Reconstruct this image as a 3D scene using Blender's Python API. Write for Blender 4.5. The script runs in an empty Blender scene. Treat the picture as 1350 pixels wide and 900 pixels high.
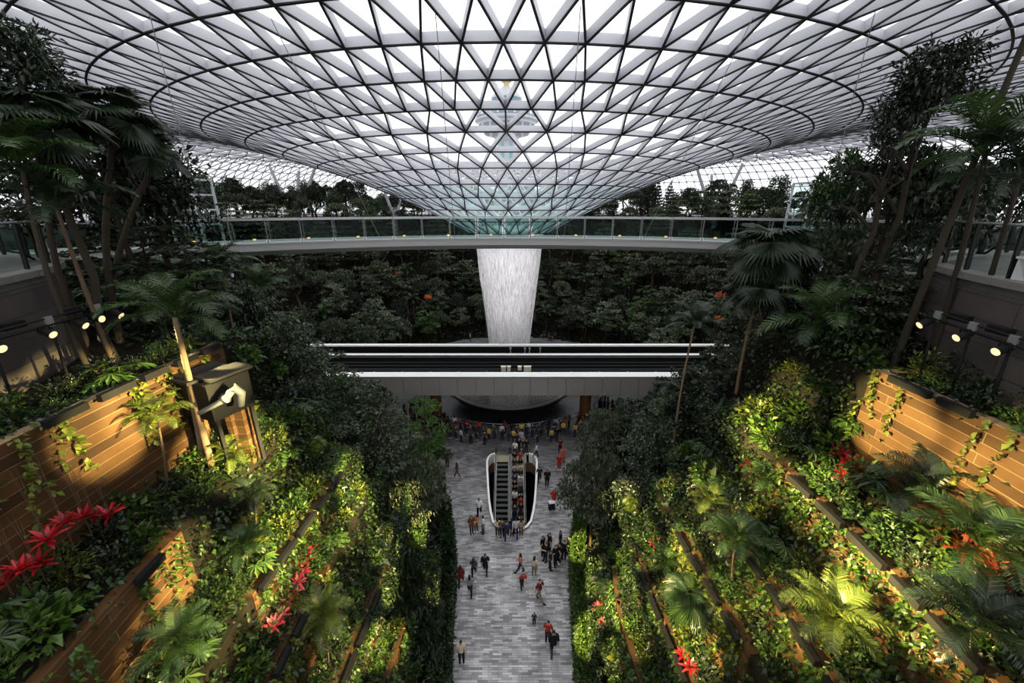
import bpy, bmesh, math, random
import numpy as np
from mathutils import Vector, Matrix

random.seed(7)
rng = np.random.default_rng(7)
PI = math.pi
scene = bpy.context.scene
COL = scene.collection

# ------------------------------------------------------------------ camera numbers
F_PX = 525.0
PITCH = math.radians(19.1)
CP, SP = math.cos(PITCH), math.sin(PITCH)
EYE = 23.0
AX = Vector((-0.35, 49.3, 0.0))        # axis of the waterfall and of the glass roof


def ray(px, py):
    """direction (lateral, forward, up) of a pixel of the 1350x900 photograph"""
    a, b = px - 675.0, 450.0 - py
    return Vector((a, F_PX * CP + b * SP, b * CP - F_PX * SP))


def at(px, py, Y):
    d = ray(px, py)
    return Vector((0, 0, EYE)) + d * (Y / d.y)


# ------------------------------------------------------------------ object helpers
def link(o, parent=None):
    COL.objects.link(o)
    if parent is not None:
        o.parent = parent
    return o


def tag(o, label=None, cat=None, group=None, kind=None):
    if label:
        o['label'] = label
    if cat:
        o['category'] = cat
    if group:
        o['group'] = group
    if kind:
        o['kind'] = kind
    return o


def empty(name, loc=(0, 0, 0), rz=0.0):
    o = bpy.data.objects.new(name, None)
    o.empty_display_size = 0.2
    o.location = loc
    o.rotation_euler = (0, 0, rz)
    return link(o)


class MB:
    """collects shapes into one mesh"""

    def __init__(s):
        s.v, s.f, s.m = [], [], []

    def add(s, vs, fs, mi=0):
        b = len(s.v)
        s.v.extend([tuple(p) for p in vs])
        s.f.extend([tuple(b + i for i in f) for f in fs])
        s.m.extend([mi] * len(fs))

    def box(s, c, size, rz=0.0, mi=0, M=None):
        hx, hy, hz = size[0] / 2, size[1] / 2, size[2] / 2
        pts = [Vector((x, y, z)) for z in (-hz, hz) for y in (-hy, hy) for x in (-hx, hx)]
        R = M if M is not None else Matrix.Rotation(rz, 3, 'Z')
        c = Vector(c)
        pts = [R @ p + c for p in pts]
        s.add(pts, [(0, 2, 3, 1), (4, 5, 7, 6), (0, 1, 5, 4), (2, 6, 7, 3), (0, 4, 6, 2), (1, 3, 7, 5)], mi)

    def bar(s, a, b, w, d, up=(0, 0, 1), mi=0, mi_bottom=None):
        """box beam from a to b, width w, depth d centred on the line"""
        a, b = Vector(a), Vector(b)
        t = (b - a).normalized()
        up = Vector(up)
        sd = t.cross(up)
        if sd.length < 1e-5:
            sd = t.cross(Vector((1, 0, 0)))
        sd.normalize()
        n = sd.cross(t)
        pts = []
        for p in (a, b):
            for i, j in ((-1, -1), (1, -1), (1, 1), (-1, 1)):
                pts.append(p + sd * (i * w / 2) + n * (j * d / 2))
        s.add(pts, [(0, 3, 2, 1), (4, 5, 6, 7), (1, 2, 6, 5), (3, 0, 4, 7), (2, 3, 7, 6)], mi)
        s.add(pts, [(0, 1, 5, 4)], mi if mi_bottom is None else mi_bottom)

    def tube(s, pts, rad, seg=8, mi=0, cap=True):
        pts = [Vector(p) for p in pts]
        if not hasattr(rad, '__len__'):
            rad = [rad] * len(pts)
        vs, fs = [], []
        ref = Vector((0.31, 0.95, 0.05))
        for i, p in enumerate(pts):
            t = (pts[min(i + 1, len(pts) - 1)] - pts[max(i - 1, 0)]).normalized()
            if abs(t.dot(ref)) > 0.97:
                ref = Vector((1, 0, 0))
            u = t.cross(ref).normalized()
            w = u.cross(t)
            for k in range(seg):
                a = 2 * PI * k / seg
                vs.append(p + (u * math.cos(a) + w * math.sin(a)) * rad[i])
        for i in range(len(pts) - 1):
            for k in range(seg):
                k2 = (k + 1) % seg
                fs.append((i * seg + k, i * seg + k2, (i + 1) * seg + k2, (i + 1) * seg + k))
        if cap:
            fs.append(tuple(range(seg - 1, -1, -1)))
            n = (len(pts) - 1) * seg
            fs.append(tuple(n + k for k in range(seg)))
        s.add(vs, fs, mi)

    def lathe(s, prof, seg=32, c=(0, 0, 0), mi=0, closed=True):
        vs, fs = [], []
        for r, z in prof:
            for k in range(seg):
                a = 2 * PI * k / seg
                vs.append((c[0] + r * math.cos(a), c[1] + r * math.sin(a), c[2] + z))
        for i in range(len(prof) - 1):
            for k in range(seg):
                k2 = (k + 1) % seg
                fs.append((i * seg + k, i * seg + k2, (i + 1) * seg + k2, (i + 1) * seg + k))
        s.add(vs, fs, mi)

    def mesh(s, name, mats, smooth=False):
        me = bpy.data.meshes.new(name)
        me.from_pydata(s.v, [], s.f)
        for m in (mats if isinstance(mats, (list, tuple)) else [mats]):
            me.materials.append(m)
        if any(s.m):
            me.polygons.foreach_set('material_index', s.m)
        if smooth:
            me.polygons.foreach_set('use_smooth', [True] * len(s.f))
        me.update()
        return me

    def build(s, name, mats, parent=None, smooth=False, loc=None):
        o = bpy.data.objects.new(name, s.mesh(name, mats, smooth))
        if loc is not None:
            o.location = loc
        return link(o, parent)


# ------------------------------------------------------------------ materials
def new_mat(name):
    m = bpy.data.materials.new(name)
    m.use_nodes = True
    nt = m.node_tree
    nt.nodes.clear()
    out = nt.nodes.new('ShaderNodeOutputMaterial')
    return m, nt, out


def nd(nt, typ, **kw):
    n = nt.nodes.new('ShaderNode' + typ)
    for k, v in kw.items():
        if hasattr(n, k):
            setattr(n, k, v)
        else:
            n.inputs[k].default_value = v
    return n


def principled(nt, color=(.5, .5, .5), rough=.5, metal=0.0, spec=.5):
    b = nt.nodes.new('ShaderNodeBsdfPrincipled')
    b.inputs['Base Color'].default_value = (*color, 1)
    b.inputs['Roughness'].default_value = rough
    b.inputs['Metallic'].default_value = metal
    b.inputs['Specular IOR Level'].default_value = spec
    return b


def simple(name, color, rough=.5, metal=0.0, var=0.12, scale=3.0, spec=.5):
    """a plain surface with a little procedural mottling"""
    m, nt, out = new_mat(name)
    b = principled(nt, color, rough, metal, spec)
    tc = nt.nodes.new('ShaderNodeTexCoord')
    nz = nd(nt, 'TexNoise')
    nz.inputs['Scale'].default_value = scale
    nz.inputs['Detail'].default_value = 4
    nt.links.new(tc.outputs['Object'], nz.inputs['Vector'])
    mx = nd(nt, 'Mix')
    mx.data_type = 'RGBA'
    mx.inputs[6].default_value = (*[c * (1 - var) for c in color], 1)
    mx.inputs[7].default_value = (*[min(1, c * (1 + var)) for c in color], 1)
    nt.links.new(nz.outputs['Fac'], mx.inputs[0])
    nt.links.new(mx.outputs[2], b.inputs['Base Color'])
    nt.links.new(b.outputs[0], out.inputs[0])
    return m


def leaf_mat(name, cols, rough=.45, transl=.3, spec=.45):
    """each leaf takes its own tone out of a ramp of greens"""
    m, nt, out = new_mat(name)
    geo = nt.nodes.new('ShaderNodeNewGeometry')
    oi = nt.nodes.new('ShaderNodeObjectInfo')
    ramp = nt.nodes.new('ShaderNodeValToRGB')
    els = ramp.color_ramp.elements
    while len(els) < len(cols):
        els.new(0.5)
    for i, c in enumerate(cols):
        els[i].position = i / max(1, len(cols) - 1)
        els[i].color = (*c, 1)
    nt.links.new(geo.outputs['Random Per Island'], ramp.inputs[0])
    mul = nd(nt, 'MapRange')
    mul.inputs['To Min'].default_value = .65
    mul.inputs['To Max'].default_value = 1.3
    nt.links.new(oi.outputs['Random'], mul.inputs['Value'])
    vm = nt.nodes.new('ShaderNodeVectorMath')
    vm.operation = 'SCALE'
    nt.links.new(ramp.outputs[0], vm.inputs[0])
    nt.links.new(mul.outputs[0], vm.inputs['Scale'])
    b = principled(nt, (1, 1, 1), rough, 0, spec)
    nt.links.new(vm.outputs[0], b.inputs['Base Color'])
    tr = nt.nodes.new('ShaderNodeBsdfTranslucent')
    nt.links.new(vm.outputs[0], tr.inputs[0])
    ms = nd(nt, 'MixShader')
    ms.inputs[0].default_value = transl
    nt.links.new(b.outputs[0], ms.inputs[1])
    nt.links.new(tr.outputs[0], ms.inputs[2])
    nt.links.new(ms.outputs[0], out.inputs[0])
    return m


def brick_mat(name, c1, c2, mortar, w, h, mort=.01, rough=.55, axes='XY', offset=.5, noise_amt=.25, spec=.5):
    m, nt, out = new_mat(name)
    tc = nt.nodes.new('ShaderNodeTexCoord')
    sep = nt.nodes.new('ShaderNodeSeparateXYZ')
    cmb = nt.nodes.new('ShaderNodeCombineXYZ')
    nt.links.new(tc.outputs['Object'], sep.inputs[0])
    for i, a in enumerate(axes):
        nt.links.new(sep.outputs[a], cmb.inputs[i])
    bk = nt.nodes.new('ShaderNodeTexBrick')
    bk.offset = offset
    bk.inputs['Color1'].default_value = (*c1, 1)
    bk.inputs['Color2'].default_value = (*c2, 1)
    bk.inputs['Mortar'].default_value = (*mortar, 1)
    bk.inputs['Scale'].default_value = 1.0
    bk.inputs['Mortar Size'].default_value = mort
    bk.inputs['Mortar Smooth'].default_value = .1
    bk.inputs['Bias'].default_value = 0
    bk.inputs['Brick Width'].default_value = w
    bk.inputs['Row Height'].default_value = h
    nt.links.new(cmb.outputs[0], bk.inputs['Vector'])
    nz = nd(nt, 'TexNoise')
    nz.inputs['Scale'].default_value = .9
    nz.inputs['Detail'].default_value = 6
    nt.links.new(tc.outputs['Object'], nz.inputs['Vector'])
    mr = nd(nt, 'MapRange')
    mr.inputs['From Min'].default_value = .3
    mr.inputs['From Max'].default_value = .7
    mr.inputs['To Min'].default_value = 1 - noise_amt
    mr.inputs['To Max'].default_value = 1 + noise_amt
    nt.links.new(nz.outputs['Fac'], mr.inputs['Value'])
    vm = nt.nodes.new('ShaderNodeVectorMath')
    vm.operation = 'SCALE'
    nt.links.new(bk.outputs['Color'], vm.inputs[0])
    nt.links.new(mr.outputs[0], vm.inputs['Scale'])
    b = principled(nt, (1, 1, 1), rough, 0, spec)
    nt.links.new(vm.outputs[0], b.inputs['Base Color'])
    bp = nt.nodes.new('ShaderNodeBump')
    bp.inputs['Strength'].default_value = .35
    bp.inputs['Distance'].default_value = .02
    nt.links.new(bk.outputs['Fac'], bp.inputs['Height'])
    bp.invert = True
    nt.links.new(bp.outputs[0], b.inputs['Normal'])
    nt.links.new(b.outputs[0], out.inputs[0])
    return m


def glass_mat(name, tint, gloss=.08, rough=.05, haze=0.0, haze_col=(.9, .9, .9)):
    """thin pane: clear with a tint, a reflection that grows at grazing angles, optional frit"""
    m, nt, out = new_mat(name)
    tr = nt.nodes.new('ShaderNodeBsdfTransparent')
    tr.inputs[0].default_value = (*tint, 1)
    gl = nt.nodes.new('ShaderNodeBsdfGlossy')
    gl.inputs['Roughness'].default_value = rough
    lw = nt.nodes.new('ShaderNodeLayerWeight')
    lw.inputs[0].default_value = .25
    mr = nd(nt, 'MapRange')
    mr.inputs['To Min'].default_value = gloss * .4
    mr.inputs['To Max'].default_value = gloss * 3
    nt.links.new(lw.outputs['Fresnel'], mr.inputs['Value'])
    ms = nd(nt, 'MixShader')
    nt.links.new(mr.outputs[0], ms.inputs[0])
    nt.links.new(tr.outputs[0], ms.inputs[1])
    nt.links.new(gl.outputs[0], ms.inputs[2])
    last = ms
    if haze > 0:
        tl = nt.nodes.new('ShaderNodeBsdfTranslucent')
        tl.inputs[0].default_value = (*haze_col, 1)
        m2 = nd(nt, 'MixShader')
        m2.inputs[0].default_value = haze
        nt.links.new(ms.outputs[0], m2.inputs[1])
        nt.links.new(tl.outputs[0], m2.inputs[2])
        last = m2
    nt.links.new(last.outputs[0], out.inputs[0])
    return m


M = {}
M['paving'] = brick_mat('grey stone setts', (.66, .64, .65), (.22, .205, .215), (.17, .16, .16), .52, .118, .007, .5, 'XY', .37, .38)
M['soil'] = simple('dark planting soil', (.010, .0085, .006), .9, 0, .5, 4, .1)
M['steel_white'] = simple('white painted steel', (.54, .54, .58), .45, 0, .04, 1)
M['steel_dark'] = simple('dark steel flange', (.02, .02, .022), .5, 0, .1, 2, .3)
M['roof_glass'] = glass_mat('roof glass', (.97, .975, .98), .05, .02, .06, (.95, .95, .97))
M['roof_glass_wet'] = glass_mat('wet roof glass', (.86, .965, .96), .06, .02, .10, (.75, .95, .94))
M['rail_glass'] = glass_mat('green tinted rail glass', (.72, .81, .79), .02, .02)
M['clear_glass'] = glass_mat('clear rail glass', (.84, .87, .85), .02, .02)
M['bridge_grey'] = simple('light grey bridge cladding', (.36, .355, .35), .5, 0, .06, .6)
M['deck_stone'] = brick_mat('deck paving', (.10, .10, .10), (.075, .075, .075), (.08, .08, .08), .9, .45, .01, .5)
M['steel_grey'] = simple('brushed steel', (.42, .42, .42), .35, .7, .05, 4)
M['white_coping'] = simple('white coping', (.95, .93, .90), .4, 0, .03, .5)
M['panel_grey'] = simple('warm grey panel', (.30, .28, .265), .45, 0, .05, .4)
M['black'] = simple('black metal', (.006, .006, .0065), .65, 0, .2, 3, .2)
M['track'] = simple('dark track bed', (.012, .012, .013), .8, 0, .2, 2, .15)
M['post_grey'] = simple('dull grey posts', (.16, .17, .17), .45, .3, .05, 4)
M['timber'] = brick_mat('amber timber planks', (.085, .042, .016), (.034, .016, .007), (.20, .135, .075), 3.6, .25, .006, .55, 'YZ', .4, .35, .25)
M['timber_x'] = brick_mat('amber timber planks end', (.085, .042, .016), (.034, .016, .007), (.20, .135, .075), 3.6, .25, .006, .55, 'XZ', .4, .35, .25)
M['rust'] = simple('rust brown post', (.30, .13, .04), .6, 0, .3, 3)
M['stone_wall'] = brick_mat('dark stone courses', (.075, .06, .054), (.045, .038, .036), (.03, .03, .03), 1.7, .55, .02, .6, 'YZ', .5, .3)
M['bark'] = simple('bark', (.085, .055, .035), .85, 0, .5, 9, .2)
M['bark_dark'] = simple('dark bark', (.035, .027, .02), .85, 0, .4, 9, .2)
M['bark_pale'] = simple('pale palm bark', (.19, .125, .075), .8, 0, .3, 12, .2)

# ------------------------------------------------------------------ world, camera
def shade_paving():
    """light falling off towards the fountain, painted into the setts: darker and smoother there"""
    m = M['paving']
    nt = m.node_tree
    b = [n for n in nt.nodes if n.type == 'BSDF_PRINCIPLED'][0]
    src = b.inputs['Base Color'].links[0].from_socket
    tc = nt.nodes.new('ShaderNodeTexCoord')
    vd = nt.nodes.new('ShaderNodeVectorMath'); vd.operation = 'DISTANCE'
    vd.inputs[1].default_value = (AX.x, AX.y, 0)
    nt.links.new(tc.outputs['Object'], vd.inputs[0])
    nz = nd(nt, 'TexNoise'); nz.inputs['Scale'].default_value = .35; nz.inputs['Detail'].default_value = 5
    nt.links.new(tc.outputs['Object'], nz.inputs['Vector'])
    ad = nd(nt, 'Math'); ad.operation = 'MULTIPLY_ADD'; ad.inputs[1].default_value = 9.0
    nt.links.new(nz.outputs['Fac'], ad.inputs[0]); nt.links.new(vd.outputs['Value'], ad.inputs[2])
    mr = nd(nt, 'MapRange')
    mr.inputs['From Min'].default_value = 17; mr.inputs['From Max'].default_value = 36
    mr.inputs['To Min'].default_value = .10; mr.inputs['To Max'].default_value = 1.0  # dimmer light of the far floor put into the sett colour
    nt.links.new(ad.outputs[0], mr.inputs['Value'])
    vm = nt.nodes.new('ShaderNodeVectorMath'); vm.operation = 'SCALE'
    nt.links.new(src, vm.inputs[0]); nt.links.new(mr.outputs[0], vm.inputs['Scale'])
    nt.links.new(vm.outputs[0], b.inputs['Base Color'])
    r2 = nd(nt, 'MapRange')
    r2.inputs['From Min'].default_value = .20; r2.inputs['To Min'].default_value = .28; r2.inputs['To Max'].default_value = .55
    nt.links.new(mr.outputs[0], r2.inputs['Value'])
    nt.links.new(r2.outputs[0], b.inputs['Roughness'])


shade_paving()

w = bpy.data.worlds.new('World')
scene.world = w
w.use_nodes = True
nt = w.node_tree
nt.nodes.clear()
wo = nt.nodes.new('ShaderNodeOutputWorld')
bg = nt.nodes.new('ShaderNodeBackground')
tc = nt.nodes.new('ShaderNodeTexCoord')
nz = nd(nt, 'TexNoise')
nz.inputs['Scale'].default_value = 2.2
nz.inputs['Detail'].default_value = 5
nt.links.new(tc.outputs['Generated'], nz.inputs['Vector'])
rp = nt.nodes.new('ShaderNodeValToRGB')
rp.color_ramp.elements[0].color = (.93, .95, 1.0, 1)
rp.color_ramp.elements[1].color = (1, 1, 1, 1)
nt.links.new(nz.outputs['Fac'], rp.inputs[0])
nt.links.new(rp.outputs[0], bg.inputs[0])
sx = nt.nodes.new('ShaderNodeVectorMath'); sx.operation = 'DOT_PRODUCT'
sx.inputs[1].default_value = (.55, -.15, .35)
nt.links.new(tc.outputs['Generated'], sx.inputs[0])
sr = nt.nodes.new('ShaderNodeMapRange')
sr.inputs['From Min'].default_value = -.7; sr.inputs['From Max'].default_value = .7
sr.inputs['To Min'].default_value = 1.45; sr.inputs['To Max'].default_value = 2.35
nt.links.new(sx.outputs['Value'], sr.inputs['Value'])
nt.links.new(sr.outputs[0], bg.inputs[1])
nt.links.new(bg.outputs[0], wo.inputs[0])

cam = bpy.data.cameras.new('Camera')
cam.sensor_fit = 'HORIZONTAL'
cam.sensor_width = 36
cam.lens = F_PX / 1350 * 36
cam.clip_end = 2000
co = bpy.data.objects.new('Camera', cam)
link(co)
co.location = (0, 0, EYE)
co.rotation_euler = (PI / 2 - PITCH, 0, 0)
scene.camera = co
scene.view_settings.view_transform = 'Standard'
scene.view_settings.look = 'None'
scene.view_settings.gamma = 1
scene.view_settings.use_curve_mapping = False
scene.view_settings.exposure = 0.0

# ------------------------------------------------------------------ terrain
def interp(tab, x):
    if x <= tab[0][0]:
        return tab[0][1]
    for (a, b), (c, d) in zip(tab, tab[1:]):
        if x <= c:
            return b + (d - b) * (x - a) / (c - a)
    return tab[-1][1]


def sstep(a, b, x):
    t = min(1, max(0, (x - a) / (b - a)))
    return t * t * (3 - 2 * t)


HALFW = [(0, 3.1), (13, 3.3), (20, 3.9), (26, 5.2), (31, 6.2), (34, 8.5), (36, 13.0), (37, 20)]
PROF = [(3.3, -.6), (3.45, .5), (4.1, 1.2), (4.15, 3.2), (4.75, 3.7), (4.8, 5.7), (5.5, 6.3), (5.55, 8.4), (6.3, 9.0),
        (6.35, 11.2), (6.95, 11.6), (7.0, 12.9), (8.15, 13.3), (8.2, 15.2), (9.55, 15.9), (9.6, 18.5), (14, 18.8), (60, 19)]


def wave(y):
    return .14 * math.sin(y * .55 + .6)


def floor_d(x, y):
    r = math.hypot(x - AX.x, y - AX.y)
    d2 = r - 19.5
    if y < 37:
        d1 = abs(x) / (1.03 if x > 0 else 1.0) - interp(HALFW, y)
        return min(d1, d2)
    return d2


def ground_z(x, y):
    d = floor_d(x, y)
    if d < 0:
        return -7.0
    r = math.hypot(x - AX.x, y - AX.y)
    wv = sstep(13, 25, y)
    a = interp(PROF, d + 3.3 + wave(y) * sstep(.5, 2, d))
    sl = 1.12 - .32 * sstep(28, 62, y)
    zl = sl * d
    H = 2.2
    k = math.floor(zl / H)
    fr = zl / H - k
    b = H * (k + (fr * .35 if fr < .78 else .273 + (fr - .78) / .22 * .727))
    b = min(b, 20.2)
    z = a * (1 - wv) + b * wv
    return z


def hit(px, py, lift=0.0):
    """first point of the planted ground that a pixel looks at"""
    d = ray(px, py).normalized()
    p = Vector((0, 0, EYE))
    s = 2.0
    while s < 160:
        q = p + d * s
        g = max(0.0, ground_z(q.x, q.y)) + lift
        if q.z <= g:
            return Vector((q.x, q.y, g))
        s += .06
    return p + d * s


def build_terrain():
    xs = set()
    for u in (3.1, 3.3, 3.45, 3.8, 4.1, 4.15, 4.45, 4.75, 4.8, 5.15, 5.5, 5.55, 5.9, 6.3, 6.35, 6.65, 6.95, 7.0, 7.5, 8.15, 8.2, 8.8, 9.55, 9.6, 10.5, 12):
        xs.add(u)
    u = 13.0
    while u < 30:
        xs.add(u)
        u += .7
    while u < 76:
        xs.add(u)
        u += 1.6
    xs = sorted(xs)
    ys = []
    y = -16.0
    while y < 34:
        ys.append(y)
        y += .5 if y > 0 else 2
    while y < 122:
        ys.append(y)
        y += .8
    mb = MB()
    for sgn in (-1, 1):
        vs = []
        for yy in ys:
            sh = interp(HALFW, yy) - 3.3 if yy < 37 else 0
            if yy > 37:
                sh = 0
            else:
                sh = min(sh, 3.5)
            for uu in xs:
                xx = sgn * (uu - wave(yy) * (1 if uu > 4 else 0) + sh) * (1.03 if sgn > 0 else 1.0)
                if yy >= 37:
                    xx = sgn * uu
                vs.append((xx, yy, ground_z(xx, yy)))
        nx = len(xs)
        fs = []
        for j in range(len(ys) - 1):
            for i in range(nx - 1):
                q = (j * nx + i, j * nx + i + 1, (j + 1) * nx + i + 1, (j + 1) * nx + i)
                if sgn < 0:
                    q = q[::-1]
                fs.append(q)
        mb.add(vs, fs)
    # strip between the two halves, beyond the fountain
    vs, fs = [], []
    for j, yy in enumerate(ys):
        for i in range(9):
            xx = -3.1 + 6.2 * i / 8
            vs.append((xx, yy, ground_z(xx, yy)))
    for j in range(len(ys) - 1):
        for i in range(8):
            fs.append((j * 9 + i, j * 9 + i + 1, (j + 1) * 9 + i + 1, (j + 1) * 9 + i))
    mb.add(vs, fs)
    o = mb.build('terrain', M['soil'])
    tag(o, kind='structure')


build_terrain()

# outside ground, far below the roof's outer edge
mb = MB()
mb.lathe([(66, 16.5), (90, 14), (600, 12)], 64, (AX.x, AX.y, 0))
tag(mb.build('ground', simple('outside ground', (.25, .26, .25), .9)), kind='structure')

# ------------------------------------------------------------------ floor with the escalator well cut out
WELL = []          # outline of the opening, counter-clockwise
Wn, Wf = 23.2, 32.9
prof_w = [(0, .0), (.2, .65), (.5, 1.08), (1.0, 1.40), (2.0, 1.62), (3.1, 1.8), (5.0, 2.0), (7.2, 2.2), (8.4, 2.28), (9.0, 2.2), (9.45, 1.95), (9.6, 1.62)]
for dy, hw in prof_w:
    WELL.append((hw, Wn + dy))
WELL_R = list(WELL)
WELL = WELL_R + [(-x, y) for x, y in reversed(WELL_R) if x > 0]


def build_floor():
    bm = bmesh.new()
    outer = [(-26, -2), (26, -2), (26, 74), (-26, 74)]
    loops = []
    for pts in (outer, WELL):
        vs = [bm.verts.new((x, y, 0)) for x, y in pts]
        loops += [bm.edges.new((vs[i], vs[(i + 1) % len(vs)])) for i in range(len(vs))]
    bmesh.ops.triangle_fill(bm, use_beauty=True, use_dissolve=False, edges=loops, normal=(0, 0, 1))
    # drop any face inside the well
    kill = [f for f in bm.faces if all((Wn - .01 <= v.co.y <= Wf + .01 and abs(v.co.x) < 2.4) for v in f.verts)]
    bmesh.ops.delete(bm, geom=kill, context='FACES_ONLY')
    for f in bm.faces:
        if f.normal.z < 0:
            f.normal_flip()
    me = bpy.data.meshes.new('floor')
    bm.to_mesh(me)
    bm.free()
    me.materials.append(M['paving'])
    o = link(bpy.data.objects.new('floor', me))
    tag(o, kind='structure')


build_floor()

# ------------------------------------------------------------------ glass roof
RINGS = [(5.0, -2.8, 29, 0), (7.4, -1.42, 29, .5), (9.7, -.25, 29, 0), (12.1, .85, 58, 0), (14.6, 1.85, 58, .5), (17.2, 2.85, 58, 0),
         (19.8, 3.65, 58, .5), (22.5, 4.45, 58, 0), (25.1, 5.2, 116, 0), (27.8, 5.87, 116, .5), (30.4, 6.5, 116, 0), (33.1, 7.05, 116, .5),
         (36.0, 7.6, 116, 0), (39.0, 8.05, 116, .5), (42.2, 8.35, 116, 0), (45.4, 8.5, 116, .5), (48.8, 8.5, 116, 0), (52.2, 8.1, 116, .5),
         (54.4, 7.65, 232, 1.0), (56.6, 7.0, 232, 1.0), (58.8, 5.9, 232, 1.0), (60.8, 4.65, 232, 1.0), (62.6, 3.15, 232, 1.0), (64.2, 1.4, 232, 1.0), (65.5, -.55, 232, 1.0), (66.6, -2.7, 232, 1.0), (67.8, -6.2, 232, 1.0)]


def build_roof():
    root = empty('ceiling', (AX.x, AX.y, EYE))
    root['kind'] = 'structure'
    nodes = []
    for r, h, N, off in RINGS:
        ps = []
        for i in range(N):
            a = -PI / 2 + 2 * PI * (i + off) / N
            ps.append(Vector((r * math.cos(a), r * math.sin(a), h)))
        nodes.append(ps)

    def normal(k, p):
        k0, k1 = max(0, k - 1), min(len(RINGS) - 1, k + 1)
        dr, dh = RINGS[k1][0] - RINGS[k0][0], RINGS[k1][1] - RINGS[k0][1]
        t = Vector((p.x, p.y, 0)).normalized()
        n = Vector((-t.x * dh, -t.y * dh, dr))
        return n.normalized()

    def beam(mb, p, q, n, w, d):
        c = n * (-d / 2 - .04)
        mb.bar(p + c, q + c, w, d, n, 0)
        cf = n * (-d - .06)
        mb.bar(p + cf, q + cf, w * 1.2, .05, n, 1)

    mats = [M['steel_white'], M['steel_dark']]
    for k, ps in enumerate(nodes):                     # ring beams
        mb = MB()
        N = len(ps)
        w, d = ((.09, .42) if RINGS[k][0] < 53 else (.05, .16)) if RINGS[k][0] > 23 else (.085, .34)
        for i in range(N):
            p, q = ps[i], ps[(i + 1) % N]
            beam(mb, p, q, normal(k, (p + q) / 2), w, d)
        mb.build('ring_beam', mats, root)
    dry, wet = MB(), MB()
    for k in range(len(nodes) - 1):                    # diagonals and panes between ring k (inner) and k+1 (outer)
        A, B = nodes[k], nodes[k + 1]
        na, nb = len(A), len(B)
        oa, ob = RINGS[k][3], RINGS[k + 1][3]
        mb = MB()
        w, d = ((.08, .42) if RINGS[k][0] < 53 else (.05, .16)) if RINGS[k][0] > 23 else (.08, .34)
        tri, edg = [], []
        if na == nb:
            for i in range(na):
                j = (i + 1) % na
                if oa == ob:
                    edg += [(i, i), (i, j)]
                    tri += [(A[i], B[i], B[j]), (A[i], B[j], A[j])]
                elif oa == 0:                          # outer ring shifted half a bay onwards
                    edg += [(i, i), (j, i)]
                    tri += [(A[i], B[i], A[j]), (A[j], B[i], B[j])]
                else:
                    edg += [(i, i), (i, j)]
                    tri += [(A[i], B[i], B[j]), (A[i], B[j], A[j])]
        else:                                          # twice as many nodes outside
            for i in range(na):
                j = (i + 1) % na
                b0, b1, b2 = (2 * i) % nb, (2 * i + 1) % nb, (2 * i + 2) % nb
                edg += [(i, b0), (i, b1), (j, b1)]
                tri += [(A[i], B[b0], B[b1]), (A[i], B[b1], A[j]), (A[j], B[b1], B[b2])]
        for i, j in edg:
            p, q = A[i], B[j]
            beam(mb, p, q, (normal(k, p) + normal(k + 1, q)).normalized(), w, d)
        mb.build('diagonal_beam', mats, root)
        g = wet if RINGS[k + 1][0] < 15 else dry
        for t in tri:
            g.add(t, [(0, 1, 2)])
    dry.build('glazing', M['roof_glass'], root)
    wet.build('glazing', M['roof_glass_wet'], root)


build_roof()
# ------------------------------------------------------------------ control tower seen through the roof
def build_tower():
    Y = 150.0
    c = at(668, 160, Y)
    root = empty('control_tower', (c.x, Y, 12.0))
    tag(root, 'pale airport control tower with two glazed decks, seen hazily through the glass roof', 'tower')
    wht = simple('pale concrete', (.40, .42, .46), .6, 0, .05, .3)
    teal = simple('teal glass strip', (.06, .30, .33), .3, 0, .1, 1)
    win = brick_mat('tower windows', (.07, .14, .20), (.10, .17, .24), (.5, .52, .55), 2.6, 9, .35, .3, 'XZ', 0, .1)
    gold = simple('golden radome', (.50, .38, .10), .5, 0, .08, 1)
    zc = lambda py: at(668, py, Y).z - 12.0
    mb = MB()
    mb.lathe([(3.2, 0), (3.2, zc(188)), (4.6, zc(180))], 24)
    mb.build('shaft', wht, root)
    mb = MB()
    for a in (-.45, .45):
        mb.box((3.3 * math.sin(a), -3.3 * math.cos(a), zc(215)), (1.1, .3, zc(186) - zc(240)), 0)
    mb.build('glass_strip', teal, root)
    mb = MB()
    mb.lathe([(4.6, zc(181)), (7.4, zc(178)), (9.4, zc(166)), (9.8, zc(163)), (0, zc(163))], 40)
    mb.build('lower_deck', win, root, loc=None)
    mb = MB()
    mb.lathe([(9.8, zc(163)), (10.6, zc(161)), (10.6, zc(158)), (9.6, zc(156)), (0, zc(156))], 40)
    mb.build('gallery', wht, root)
    mb = MB()
    mb.lathe([(10.2, zc(156)), (9.6, zc(150)), (9.0, zc(149)), (0, zc(148))], 40)
    mb.build('upper_deck', win, root)
    mb = MB()
    mb.lathe([(9.0, zc(149)), (6.5, zc(143)), (4.8, zc(141)), (4.6, zc(137)), (0, zc(137))], 40)
    mb.build('roof', wht, root)
    mb = MB()
    mb.lathe([(4.4, zc(137)), (5.0, zc(131)), (0, zc(130.5))], 40)
    mb.build('cab', simple('cab glass', (.06, .20, .27), .3), root)
    mb = MB()
    mb.lathe([(5.1, zc(131)), (5.0, zc(128.5)), (3.0, zc(119)), (1.0, zc(114)), (0, zc(113))], 32)
    mb.build('cab_roof', wht, root)
    mb = MB()
    mb.lathe([(.9, zc(114)), (1.0, zc(110)), (2.0, zc(106)), (3.1, zc(100)), (2.9, zc(96)), (1.6, zc(93)), (0, zc(92))], 24)
    mb.build('radome', gold, root)


build_tower()

# ------------------------------------------------------------------ branching steel columns under the far roof
M['col_grey'] = simple('grey painted column', (.17, .17, .18), .5, 0, .05, 1)


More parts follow.
